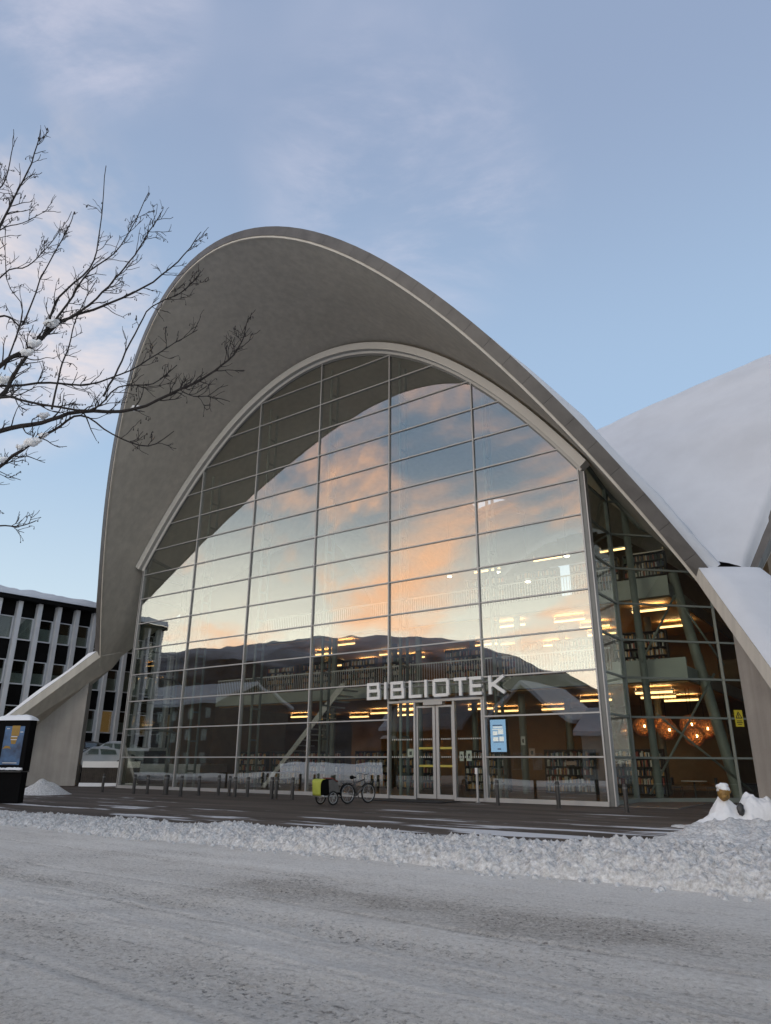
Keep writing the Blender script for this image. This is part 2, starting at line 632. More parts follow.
def road_mat():
    m, N, L = new_mat('packed_road_snow')
    o = N.new('ShaderNodeOutputMaterial')
    p = N.new('ShaderNodeBsdfPrincipled')
    L.new(p.outputs[0], o.inputs[0])
    t = N.new('ShaderNodeTexCoord')
    mp = N.new('ShaderNodeMapping')
    mp.inputs['Rotation'].default_value = (0, 0, -AZ - math.radians(1.5))
    L.new(t.outputs['Object'], mp.inputs[0])
    st = N.new('ShaderNodeMapping')
    st.inputs['Scale'].default_value = (.07, 1.0, 1)
    L.new(mp.outputs[0], st.inputs[0])

    def nz(vec, s_, d_, r_=.6, dist=0.0):
        n_ = N.new('ShaderNodeTexNoise')
        n_.inputs['Scale'].default_value = s_
        n_.inputs['Detail'].default_value = d_
        n_.inputs['Roughness'].default_value = r_
        n_.inputs['Distortion'].default_value = dist
        L.new(vec, n_.inputs['Vector'])
        return n_.outputs[0]
    a = nz(st.outputs[0], .75, 6, .65, .4)       # long wheel bands
    b = nz(mp.outputs[0], 1.1, 7, .65)           # patches
    c = nz(mp.outputs[0], 22, 9, .8)             # grit
    ad = N.new('ShaderNodeMath')
    ad.operation = 'MULTIPLY_ADD'
    L.new(a, ad.inputs[0])
    ad.inputs[1].default_value = .68
    mu = N.new('ShaderNodeMath')
    mu.operation = 'MULTIPLY'
    L.new(b, mu.inputs[0])
    mu.inputs[1].default_value = .32
    L.new(mu.outputs[0], ad.inputs[2])
    ad2 = N.new('ShaderNodeMath')
    ad2.operation = 'MULTIPLY_ADD'
    L.new(c, ad2.inputs[0])
    ad2.inputs[1].default_value = 1.35
    L.new(ad.outputs[0], ad2.inputs[2])
    r = N.new('ShaderNodeValToRGB')
    r.color_ramp.elements[0].position = .12
    r.color_ramp.elements[1].position = .88
    r.color_ramp.elements[0].color = (.43, .385, .335, 1)
    r.color_ramp.elements[1].color = (.95, .915, .86, 1)
    e = r.color_ramp.elements.new(.48)
    e.color = (.75, .705, .645, 1)
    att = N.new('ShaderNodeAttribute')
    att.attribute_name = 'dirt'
    sb = N.new('ShaderNodeMath')
    sb.operation = 'MULTIPLY_ADD'
    L.new(att.outputs['Fac'], sb.inputs[0])
    sb.inputs[1].default_value = -.17
    L.new(ad2.outputs[0], sb.inputs[2])
    mrr = N.new('ShaderNodeMapRange')
    mrr.inputs[1].default_value = .66
    mrr.inputs[2].default_value = 1.46
    L.new(sb.outputs[0], mrr.inputs[0])
    L.new(mrr.outputs[0], r.inputs[0])
    def smooth(v, a_, b_):
        q = N.new('ShaderNodeMapRange')
        q.interpolation_type = 'SMOOTHSTEP'
        q.inputs[1].default_value = a_
        q.inputs[2].default_value = b_
        L.new(v, q.inputs[0])
        return q.outputs[0]

    def mad(v, k_, c_):
        q = N.new('ShaderNodeMath')
        q.operation = 'MULTIPLY_ADD'
        L.new(v, q.inputs[0])
        for i_, w_ in ((1, k_), (2, c_)):
            if isinstance(w_, (int, float)):
                q.inputs[i_].default_value = w_
            else:
                L.new(w_, q.inputs[i_])
        return q.outputs[0]
    # sharp-edged grit and painted shade of gaps between crumbs; thin lines, pale crumbs
    grit_shade = smooth(nz(mp.outputs[0], 15, 7, .72), .535, .625)
    grit_shade = mad(grit_shade, mad(att.outputs['Fac'], .75, .16), 0.0)
    sl = N.new('ShaderNodeMapping')
    sl.inputs['Scale'].default_value = (1.6, 11, 1)
    L.new(mp.outputs[0], sl.inputs[0])
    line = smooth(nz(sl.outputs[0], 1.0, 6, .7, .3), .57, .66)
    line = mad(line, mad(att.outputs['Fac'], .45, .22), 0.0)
    light = smooth(nz(mp.outputs[0], 19, 6, .7), .58, .66)
    light = mad(light, mad(att.outputs['Fac'], .5, .12), 0.0)
    col = r.outputs[0]
    for fac_, c_ in ((line, (.30, .275, .25, 1)), (grit_shade, (.20, .18, .16, 1)), (light, (.95, .93, .90, 1))):
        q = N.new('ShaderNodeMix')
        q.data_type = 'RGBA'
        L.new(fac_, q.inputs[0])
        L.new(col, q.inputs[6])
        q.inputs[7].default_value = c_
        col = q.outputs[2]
    L.new(col, p.inputs['Base Color'])
    p.inputs['Roughness'].default_value = .8
    p.inputs['Specular IOR Level'].default_value = .2
    h1 = nz(mp.outputs[0], 7.0, 10, .74)
    h2 = nz(mp.outputs[0], 30, 7, .75)
    hs = N.new('ShaderNodeMath')
    hs.operation = 'MULTIPLY_ADD'
    L.new(h2, hs.inputs[0])
    hs.inputs[1].default_value = .45
    L.new(h1, hs.inputs[2])
    bp = N.new('ShaderNodeBump')
    bp.inputs['Strength'].default_value = 1.0
    bp.inputs['Distance'].default_value = .075
    L.new(hs.outputs[0], bp.inputs['Height'])
    L.new(bp.outputs[0], p.inputs['Normal'])
    return m


# ------------------------------------------------------------------ ground
def fbm(p, octv=4, h=.5):
    a, s_, f_ = 0.0, 1.0, 1.0
    for _ in range(octv):
        a += noise.noise(p * f_) * s_
        s_ *= h
        f_ *= 2.03
    return a


b = MB()
b.add([(-4000, -4000, -.3), (4000, -4000, -.3), (4000, 4000, -.3), (-4000, 4000, -.3)], [(0, 1, 2, 3)])
b.build('ground', pmat('town_snow', (.74, .74, .75), .9, var=.08, scale=.02), kind='structure')
b = MB()
b.add([W(-60, -60, -.012), W(60, -60, -.012), W(60, 17.2, -.012), W(-60, 17.2, -.012)], [(0, 3, 2, 1)])
b.build('pavement', plaza_mat(), kind='structure')

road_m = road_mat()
b = MB()
rows, dirt = [], []
us = [-70, -40, -20, -8] + [2 + .12 * i for i in range(200)] + [26 + .027 * i for i in range(480)] + [39 + .12 * i for i in range(60)] + [47, 52, 60, 80]
es = [17.0 + .027 * i for i in range(312)] + [25.5 + .12 * i for i in range(20)] + [28.6, 30, 33, 38, 46]
BANDS = ((20.3, .75, .75, 0), (22.05, .26, 1.0, 1), (22.75, .20, .6, 1), (23.75, .45, .85, 0), (19.0, .18, .45, 1), (25.2, .5, .7, 0), (21.35, .07, .85, 2), (22.48, .06, .8, 2), (19.75, .06, .6, 2), (24.35, .08, .7, 2), (23.1, .05, .6, 2))
for e in es:
    r_ = []
    for u in us:
        z = .018 * noise.noise(Vector((u * .12, e * 1.1, 3))) + .010 * noise.noise(Vector((u * .5, e * 1.3, 7)))
        wob = .22 * noise.noise(Vector((u * .09, 3.3, 0))) + .05 * noise.noise(Vector((u * .5, 9.3, 0)))
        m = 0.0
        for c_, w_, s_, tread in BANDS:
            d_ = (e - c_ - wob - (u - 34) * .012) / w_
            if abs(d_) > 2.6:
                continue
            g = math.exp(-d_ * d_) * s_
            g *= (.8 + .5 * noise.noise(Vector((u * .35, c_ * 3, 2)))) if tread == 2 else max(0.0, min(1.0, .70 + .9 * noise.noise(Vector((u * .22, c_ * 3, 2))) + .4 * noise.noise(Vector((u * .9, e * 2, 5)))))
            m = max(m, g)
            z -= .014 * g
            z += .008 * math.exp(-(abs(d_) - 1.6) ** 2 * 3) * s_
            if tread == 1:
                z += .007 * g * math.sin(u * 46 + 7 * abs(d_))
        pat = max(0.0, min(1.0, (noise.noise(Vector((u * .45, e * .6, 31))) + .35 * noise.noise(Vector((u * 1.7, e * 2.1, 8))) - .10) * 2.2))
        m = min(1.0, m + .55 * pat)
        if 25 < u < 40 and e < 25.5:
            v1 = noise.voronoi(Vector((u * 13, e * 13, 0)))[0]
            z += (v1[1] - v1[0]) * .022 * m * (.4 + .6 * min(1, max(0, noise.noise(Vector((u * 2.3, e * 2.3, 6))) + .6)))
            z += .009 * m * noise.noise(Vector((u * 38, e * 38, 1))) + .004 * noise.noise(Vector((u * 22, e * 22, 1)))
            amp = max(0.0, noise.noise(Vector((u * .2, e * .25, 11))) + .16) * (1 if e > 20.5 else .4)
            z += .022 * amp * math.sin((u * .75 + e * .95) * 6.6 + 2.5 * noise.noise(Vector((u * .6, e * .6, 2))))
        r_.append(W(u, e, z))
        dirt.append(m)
    rows.append(r_)
b.grid(rows)
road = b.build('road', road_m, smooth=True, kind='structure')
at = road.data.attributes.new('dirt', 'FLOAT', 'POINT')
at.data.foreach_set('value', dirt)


def bank_h(u, e):
    c_ = 16.75 + .25 * noise.noise(Vector((u * .22, 0, 1)))
    wf, wb = 1.0, .80 + max(0, (u - 32) * .05)
    d_ = (e - c_) / (wf if e > c_ else wb)
    prof = max(0.0, 1 - abs(d_) ** 2.0)
    prof = prof ** .8
    hk = ((0, .12), (19, .12), (23, .14), (27, .20), (30, .27), (34, .33), (37, .41), (45, .44))
    for (ua, ha), (ub, hb) in zip(hk, hk[1:]):
        if ua <= u <= ub:
            base = ha + (hb - ha) * (u - ua) / (ub - ua)
            break
    else:
        base = .14 if u < 0 else .44
    big = max(0, noise.noise(Vector((u * .9, 1.0, 5))))
    base *= 1 + .35 * noise.noise(Vector((u * .6, 1.0, 5)))
    h = prof * base
    lum = 0
    d1 = noise.voronoi(Vector((u * 3.1, e * 3.1, 0)))[0]
    d2 = noise.voronoi(Vector((u * 7.5, e * 7.5, 4)))[0]
    lum += .07 * (1 - min(1, d1[0] * 1.6)) * (.35 + .65 * (noise.noise(Vector((u * .8, e * .8, 9))) + .5))
    lum += .06 * (1 - min(1, d2[0] * 1.5))
    d3 = noise.voronoi(Vector((u * 15, e * 15, 2)))[0]
    lum += .085 * (1 - min(1, d3[0] * 1.5))
    lum += .06 * fbm(Vector((u * 6, e * 6, 1)), 4, .62) - .03
    h += lum * min(1, prof * 2.6)
    # spill of loose clods in front and behind
    sp = noise.voronoi(Vector((u * 5.5, e * 5.5, 8)))[0][0]
    near = math.exp(-((e - (c_ + wf)) / .35) ** 2) + .6 * math.exp(-((e - (c_ - wb)) / .5) ** 2)
    h += near * max(0, .10 - sp * .22)
    # the broad heap of shovelled snow by the right pier
    if u > 26:
        k = min(1, (u - 26) / 7)
        s2 = noise.noise(Vector((u * .30, e * 1.1, 21))) + .55 * noise.noise(Vector((u * .8, e * 2.2, 3)))
        pile = max(0.0, s2 * .20 - .26 + .48 * min(1, max(0, (u - 33.6) / 2)))
        fade = max(0, min(1, (e - 6.0) / 2.5)) * max(0, min(1, (17.4 - e) / 2))
        ph = min(.34, pile) * k * fade
        ph *= 1 + .5 * fbm(Vector((u * 3, e * 3, 5)), 3)
        h = max(h, ph)
    return h


b = MB()
rows = []
e = 3.0
elist = []
while e < 14.6:
    elist.append(e)
    e += .16
while e < 18.7:
    elist.append(e)
    e += .04
ulist = [-22 + .25 * i for i in range(162)] + [18.4 + .036 * i for i in range(600)] + [40.1 + .25 * i for i in range(30)]
import itertools
for e in elist:
    rows.append([(u, e) for u in ulist])
# only the cells that carry snow are kept
idx = {}
H = [[bank_h(u, e) if ((e > 14.2 or u > 26) and u < 46) else 0.0 for u in ulist] for e in elist]
TH = .022
for i in range(len(elist) - 1):
    for k in range(len(ulist) - 1):
        hs = (H[i][k], H[i][k + 1], H[i + 1][k + 1], H[i + 1][k])
        if max(hs) < TH:
            continue
        q = []
        for (ii, kk) in ((i, k), (i, k + 1), (i + 1, k + 1), (i + 1, k)):
            key = (ii, kk)
            if key not in idx:
                idx[key] = len(b.v)
                h = H[ii][kk]
                b.v.append(W(ulist[kk] + .02 * noise.noise(Vector((ii * .7, kk * .7, 0))), elist[ii], h - .03 if h < TH else h))
            q.append(idx[key])
        b.f.append(tuple(q))
b.build('snow_bank', snow_lump, smooth=True, kind='stuff',
        label='lumpy white ploughed snow bank along the street edge of the pavement', cat='snow bank')

# ------------------------------------------------------------------ the library
lib = thing('library_building', W(UC, 0, 0), 'large library with an arched concrete shell roof, glass front and snow on its far slope', 'library')
EDGE = 19.4
NT = 40


def zE(x): return 26.97 - .0484 * x * x - .56 * math.sqrt(1 + (.0968 * x) ** 2)
def yE(x): return 16.8 + .5 * zE(x)


def zA(x):
    x = abs(x)
    return 24.95 - .0458 * x * x if x < 15 else 24.95 - .0458 * 225 - 1.40 * (x - 15)


def lobe_pt(t, v, dz):   # v 0..1 inner part, 1..2 outer part up to the free edge
    if v <= 1:
        y = 2.0 + 17.4 * v
        x = t * y
        z = zA(x) - .2 * (21.05 - y)
    else:
        x = t * EDGE
        y = 19.4 + (yE(x) - 19.4) * (v - 1)
        z0 = zA(x) - .2 * 1.65
        ze = zE(x)
        ye = yE(x)
        if ye > 21.9:
            if y < 21.05:
                z = z0 + (zA(x) - z0) * (y - 19.4) / 1.65
            else:
                q = (y - 21.05) / (ye - 21.05)
                z = zA(x) + (ze - zA(x)) * q
        else:
            z = z0 + (ze - z0) * (v - 1)
    r = x / min(y, EDGE)
    z += dz * max(0, 1 - r * r)
    return Vector((x, y, z))


def lobe_world(p, rot):
    x, y, z = p
    for _ in range(rot):
        x, y = y, -x
    return W(UC + x, EC + y, z)


def lobe_norm(t, v, dz):
    h = 1e-3
    a = lobe_pt(min(1, t + h), v, dz) - lobe_pt(max(-1, t - h), v, dz)
    v0, v1 = max(0, v - h), min(2, v + h)
    if v <= 1 < v1: v1 = 1
    if v0 < 1 < v: v0 = 1.0
    c = lobe_pt(t, v1, dz) - lobe_pt(t, v0, dz)
    n_ = a.cross(c)
    n_.normalize()
    return n_ if n_.z > 0 else -n_


TS = [-1 + 2 * i / 64 for i in range(65)]
VS = [i / 14 for i in range(15)] + [1 + i / 22 for i in range(1, 23)]
THK = .50
soff, topm = MB(), MB()
for rot, dz in ((0, 0.0), (1, .2), (2, .2), (3, .2)):
    rs, rt = [], []
    for v in VS:
        a, c = [], []
        for t in TS:
            p = lobe_pt(t, v, dz)
            a.append(lobe_world(p, rot))
            c.append(lobe_world(p + lobe_norm(t, v, dz) * THK, rot))
        rs.append(a)
        rt.append(c)
    soff.grid(rs)
    topm.grid(rt)
shell = soff.build('roof_shell', concrete, lib, smooth=True, auto=40)
# snow lying on the shell
sn = MB()
for rot, dz in ((0, 0.0), (1, .2), (2, .2), (3, .2)):
    rt = []
    for v in VS:
        vv = min(v, 1.86)
        c = []
        for t in TS:
            tt = max(-.985, min(.985, t))
            p = lobe_pt(tt, vv, dz)
            nn = lobe_norm(tt, vv, dz)
            w_ = Vector(lobe_world(p, rot))
            k = min(1, max(0, 1.86 - vv) * 7)
            hgt = -.06 + .46 * k + min(1, k * 3) * ( .20 * noise.noise(w_ * .16) + .15 * noise.noise(w_ * .45) + .11 * fbm(w_ * 1.1, 3) * (1 if noise.noise(w_ * .2) > -.1 else .3))
            c.append(lobe_world(p + nn * (THK + hgt), rot))
        rt.append(c)
    sn.grid(rt)
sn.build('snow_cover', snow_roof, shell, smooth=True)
topm.build('roof_deck', flashing, shell, smooth=True)
# edge beam with sheet flashing in short lengths
for rot, dz in ((0, 0.0), (1, .2), (2, .2), (3, .2)):
    fl, lip = MB(), MB()
    n_ = 60
    for i in range(n_):
        t0, t1 = -1 + 2 * i / n_, -1 + 2 * (i + 1) / n_ - .0003
        q = []
        for t in (t0, t1):
            p = lobe_pt(t, 2, dz)
            nn = lobe_norm(t, 1.999, dz)
            inn = (lobe_pt(t, 1.9, dz) - p)
            inn.normalize()
            q.append((p, nn, inn))
        (p0, n0, i0), (p1, n1_, i1) = q
        A = [p0 + n0 * .075 - i0 * .03, p1 + n1_ * .075 - i1 * .03, p1 + n1_ * .075 + i1 * .06, p0 + n0 * .075 + i0 * .06,
             p0 + n0 * .62 - i0 * .03, p1 + n1_ * .62 - i1 * .03, p1 + n1_ * .62 + i1 * .06, p0 + n0 * .62 + i0 * .06]
        fl.hexa([lobe_world(a, rot) for a in A])
        t1b = -1 + 2 * (i + 1) / n_
        p1 = lobe_pt(t1b, 2, dz)
        n1_ = lobe_norm(t1b, 1.999, dz)
        A = [p0 - n0 * .035 - i0 * .0, p1 - n1_ * .035, p1 - n1_ * .035 + i1 * .10, p0 - n0 * .035 + i0 * .10,
             p0 + n0 * .073, p1 + n1_ * .073, p1 + n1_ * .073 + i1 * .10, p0 + n0 * .073 + i0 * .10]
        lip.hexa([lobe_world(a, rot) for a in A])
    lip.build('edge_beam', concrete, shell)
    fl.build('edge_flashing', flashing, shell)

# legs: four sloping plates that spread to the ground, each on a wall-like pier
z_c = 8.55
for rot in range(4):
    # local corner (+,+)
    A0, B0 = Vector((19.25, 21.05, z_c)), Vector((21.05, 19.25, z_c))
    A1, B1 = A0 + Vector((4.6, 7.9, -8.6)), B0 + Vector((7.9, 4.6, -8.6))
    I0 = Vector((19.25, 19.25, z_c + .5))
    up_ = Vector((.49, .49, .72))
    th = up_ * .82
    pts = []
    rows_t, rows_b = [], []
    for i in range(13):
        q = i / 12
        a, c = A0.lerp(A1, q), B0.lerp(B1, q)
        rows_t.append([a.lerp(c, k / 8) + up_ * (.05 * noise.noise(Vector((i * .7, k * .6, rot)))) for k in range(9)])
        rows_b.append([p - th for p in (a, c)])
    leg = MB()
    te, tm = up_ * .46, up_ * 1.30
    M0, M1 = (A0 + B0) / 2 - tm, (A1 + B1) / 2 - tm
    vs = [I0 - te, A0 - te, B0 - te, A1 - te, B1 - te, I0, A0, B0, A1, B1, M0, M1]
    vs = [lobe_world(p, rot) for p in vs]
    leg.add(vs, [(0, 1, 10), (0, 10, 2), (1, 3, 11, 10), (10, 11, 4, 2), (5, 7, 6), (6, 7, 9, 8), (0, 5, 6, 1), (0, 2, 7, 5), (1, 6, 8, 3), (2, 4, 9, 7), (3, 8, 9, 4, 11)])
    lg = leg.build('leg', concrete, lib)
    s_ = MB()
    rws = []
    for i in range(25):
        q = i / 24
        a, c = A0.lerp(A1, q), B0.lerp(B1, q)
        row = []
        for k in range(17):
            w = k / 16
            edge = min(w, 1 - w) * (a - c).length
            hh = .02 + .30 * min(1, edge / .5) ** .6 * (1 if i > 0 else .3)
            p = a.lerp(c, w)
            hh *= 1 + .5 * noise.noise(Vector((p.x * .6, p.y * .6, rot)))
            row.append(lobe_world(p + up_ * hh, rot))
        rws.append(row)
    s_.grid(rws)
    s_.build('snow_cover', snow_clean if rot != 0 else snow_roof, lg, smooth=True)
    pm = MB()
    d_ = Vector((1, 1, 0)).normalized()
    w_ = Vector((1, -1, 0)).normalized()
    c0 = Vector((20.42, 20.42, 0))
    L_ = 7.6

    def pz(s):   # underside of the plate over distance s
        return z_c - 1.62 - 8.6 * s / 8.84 + .1
    prof = [c0, c0 + d_ * (L_ - .2), c0 + d_ * (L_ - .2) + ZV * max(.05, pz(L_)), c0 + ZV * pz(.1)]
    prof = [lobe_world(p + w_ * -.55, rot) for p in prof]
    off = lobe_world(w_ * 1.1, rot) - lobe_world(Vector((0, 0, 0)), rot)
    pm.prism(prof, off)
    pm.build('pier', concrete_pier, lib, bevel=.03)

# ------------------------------------------------------------------ glass front
ROWZ = [.085, 1.75, 3.39, 5.04, 6.68, 8.31, 9.94, 11.58, 13.20, 14.82, 16.45, 18.11, 19.73, 21.40, 23.02]
COLU = [0, 5.06, 10.01, 14.98, 19.92, 24.92, 30.0]


def zG(u):   # top of the glass
    x = u - 15
    return 24.24 - .0469 * x * x


cw = MB()
# arch rim: a pale box section following the glass edge
prev = None
N_ = 72
ring = []
for i in range(N_ + 1):
    x = -15.12 + 30.24 * i / N_
    z = 24.24 - .0469 * x * x
    nx, nz_ = .0938 * x, 1.0
    l_ = math.hypot(nx, nz_)
    nx, nz_ = nx / l_, nz_ / l_
    ring.append([W(15 + x + nx * r, e, z + nz_ * r) for r, e in ((-.03, -.12), (-.03, .10), (.10, .16), (.10, .40), (.48, .46), (.48, -.12))])
b = cw
base = len(b.v)
for r in ring:
    b.v += r
for i in range(N_):
    for k in range(6):
        a0, a1 = base + i * 6 + k, base + i * 6 + (k + 1) % 6
        b.f.append((a0, a1, a1 + 6, a0 + 6))
b.f.append(tuple(base + k for k in range(6)))
b.f.append(tuple(base + N_ * 6 + k for k in range(6))[::-1])
curtain = cw.build('curtain_wall', rim_metal, lib, smooth=True, auto=30)
# dark gasket line between rim and glass
g_ = MB()
for i in range(N_):
    x0, x1 = -15 + 30 * i / N_, -15 + 30 * (i + 1) / N_
    g_.hexa([W(15 + x0, .0, zG(15 + x0) - .17), W(15 + x1, 0, zG(15 + x1) - .17), W(15 + x1, .055, zG(15 + x1) - .17), W(15 + x0, .055, zG(15 + x0) - .17),
             W(15 + x0, 0, zG(15 + x0) - .035), W(15 + x1, 0, zG(15 + x1) - .035), W(15 + x1, .055, zG(15 + x1) - .035), W(15 + x0, .055, zG(15 + x0) - .035)])
g_.build('gasket', alu_dark, curtain)

DOOR_TOP = 4.10
for j, u in enumerate(COLU):
    m_ = MB()
    zt = zG(u) - .04
    if j in (0, 6):
        s_ = 1 if j == 6 else -1
        m_.fbox(*sorted((u - .05 * s_, u + .02 * s_)), -.10, .11, 0, zt)
        m_.fbox(*sorted((u + .19 * s_, u + .25 * s_)), -.28, .05, 0, zt - .15)
        dk = MB()
        dk.fbox(*sorted((u + .023 * s_, u + .187 * s_)), -.24, .06, 0, zt - .08)
        dk.build('corner_post', alu_dark, curtain)
    else:
        m_.fbox(u - .036, u + .036, -.16, .10, ROWZ[0], zt)
    m_.build('mullion', alu, curtain, bevel=.008)
for i, z in enumerate(ROWZ):
    t_ = MB()
    # span where the arch is above this row
    x = math.sqrt(max(0, (24.24 - .0469 * 0 - z) / .0469))
    u0, u1 = max(0.05, 15 - x + .05), min(29.95, 15 + x - .05)
    if i == 0:
        t_.fbox(0, 20.0, -.10, .16, .0, .16)
        t_.build('transom', alu, curtain)
        t_ = MB()
        t_.fbox(24.87, 30, -.10, .16, .0, .16)
    else:
        cuts = [c for c in COLU[1:-1] if u0 < c < u1]
        xs = [u0] + cuts + [u1]
        for a, c in zip(xs, xs[1:]):
            if i in (1, 2) and abs(a - 19.92) < .01:
                continue
            if i in (1, 2) and abs(a - 24.92) < .01:
                t_.build('transom', alu, curtain)
                t_ = MB()
            t_.fbox(a + .0355 if a in COLU else a, c - .0355 if c in COLU else c, -.10, .075, z - .030, z + .030)
    t_.build('transom', alu, curtain)
# panes, each a sheet of its own
for j in range(6):
    for i in range(15):
        z0 = ROWZ[i] + .03
        z1 = (ROWZ[i + 1] if i < 14 else 25) - .03
        if j == 4 and i in (0, 1):
            continue
        if j == 4 and i == 2:
            z0 = DOOR_TOP + .06
        u0, u1 = COLU[j] + .035, COLU[j + 1] - .035
        us_ = [u0 + (u1 - u0) * k / 16 for k in range(17)]
        tops = [(u, min(z1, zG(u) - .05)) for u in us_ if zG(u) - .05 > z0 + .02]
        if len(tops) < 2:
            continue
        pts = [(tops[0][0], z0), (tops[-1][0], z0)] + tops[::-1]
        pn = MB()
        ta, tb_ = random.gauss(0, .0018), random.gauss(0, .0022)
        um, zm = (u0 + u1) / 2, (z0 + z1) / 2
        pn.prism([W(u, ta * (u - um) + tb_ * (z - zm), z) for u, z in pts], DE * .02)
        pn.build('glass_pane', glass, curtain)

# inner steel posts that brace the glass
for j, u in enumerate(COLU[1:-1]):
    tr = MB()
    zt = zG(u) - .3
    for e in (-.55, -1.15):
        tr.tube([W(u + .28, e, 0.05), W(u + .28, e, zt + (.0 if e > -1 else -.2))], .075, 8)
    z = 1.0
    while z < zt - 1:
        tr.fbox(u + .24, u + .32, -1.13, -.56, z - .05, z + .05)
        z += 1.64
    tr.build('wind_post', steel, lib, smooth=True, auto=40)

# entrance
ent = MB()
HU = [20.0, 21.36, 22.40, 22.56, 23.42, 24.84]
ent.fbox(19.97, 24.87, -.12, .12, DOOR_TOP, DOOR_TOP + .11)
for u in (21.38, 23.42, 24.82):
    ent.fbox(u - .05, u + .05, -.10, .10, .0, DOOR_TOP)
ent.fbox(19.97, 21.33, -.06, .08, .0, .13)
ent.fbox(23.47, 24.77, -.06, .08, .0, .13)
ent.fbox(21.9, 22.9, -.14, .17, DOOR_TOP - .14, DOOR_TOP - .003)
entr = ent.build('entrance', alu, lib, bevel=.006)
for u0, u1 in ((20.0, 21.31), (23.49, 24.75)):
    p_ = MB()
    p_.prism([W(u0, .0, .15), W(u1, .0, .15), W(u1, .0, DOOR_TOP - .02), W(u0, .0, DOOR_TOP - .02)], DE * .02)
    sp_ = p_.build('side_panel', glass_clear, entr)
for k, (u0, u1) in enumerate(((21.44, 22.44), (22.48, 23.36))):
    d_ = MB()
    d_.fbox(u0, u0 + .09 + .05 * k, -.05, .03, .05, DOOR_TOP - .16)
    d_.fbox(u1 - .09 - (.05 if k == 0 else 0), u1, -.05, .03, .05, DOOR_TOP - .16)
    i0, i1 = u0 + .09 + .05 * k, u1 - .09 - (.05 if k == 0 else 0)
    d_.fbox(i0, i1, -.05, .03, .05, .22)
    d_.fbox(i0, i1, -.05, .03, DOOR_TOP - .24, DOOR_TOP - .16)
    dr = d_.build('door', alu, entr)
dg = MB()
for u0, u1 in ((21.53, 22.30), (22.62, 23.27)):
    dg.prism([W(u0, -.02, .22), W(u1, -.02, .22), W(u1, -.02, DOOR_TOP - .24), W(u0, -.02, DOOR_TOP - .24)], DE * .015)
dg.build('door_glass', glass_clear, entr)
# rows of small marks across the door glass
white_mark = pmat('white_film', (.55, .55, .5), .6, var=.05)
yellow_mark = pmat('yellow_film', (.50, .42, .07), .6, var=.15)
dm, DN, DL = new_mat('dotted_film')
_o = DN.new('ShaderNodeOutputMaterial')
_t = DN.new('ShaderNodeTexCoord')
_v = DN.new('ShaderNodeVectorMath')
_v.operation = 'DOT_PRODUCT'
_v.inputs[1].default_value = DU * 9.5
DL.new(_t.outputs['Object'], _v.inputs[0])
_f = DN.new('ShaderNodeMath')
_f.operation = 'FRACT'
DL.new(_v.outputs['Value'], _f.inputs[0])
_g = DN.new('ShaderNodeMath')
_g.operation = 'GREATER_THAN'
_g.inputs[1].default_value = .5
DL.new(_f.outputs[0], _g.inputs[0])
_a = DN.new('ShaderNodeBsdfTransparent')
_b = DN.new('ShaderNodeBsdfDiffuse')
_b.inputs[0].default_value = (.5, .5, .46, 1)
_x = DN.new('ShaderNodeMixShader')
DL.new(_g.outputs[0], _x.inputs[0])
DL.new(_a.outputs[0], _x.inputs[1])
DL.new(_b.outputs[0], _x.inputs[2])
DL.new(_x.outputs[0], _o.inputs[0])
for z in (1.75, 2.50):
    for s0, s1 in ((20.08, 21.2), (21.6, 22.25), (22.7, 23.2), (23.6, 24.7)):
        mk = MB()
        mk.fbox(s0, s1, .0215, .0235, z - .03, z + .03)
        mk.build('film_strip', dm, entr)
for z in (1.38, 2.12):
    for s0, s1 in ((21.55, 22.28), (22.64, 23.26)):
        mk = MB()
        mk.fbox(s0, s1, -.004, -.0005, z - .045, z + .045)
        mk.build('yellow_strip', yellow_mark, entr)

# recessed side bays on either side of the glass front
bayz = [z for z in ROWZ]


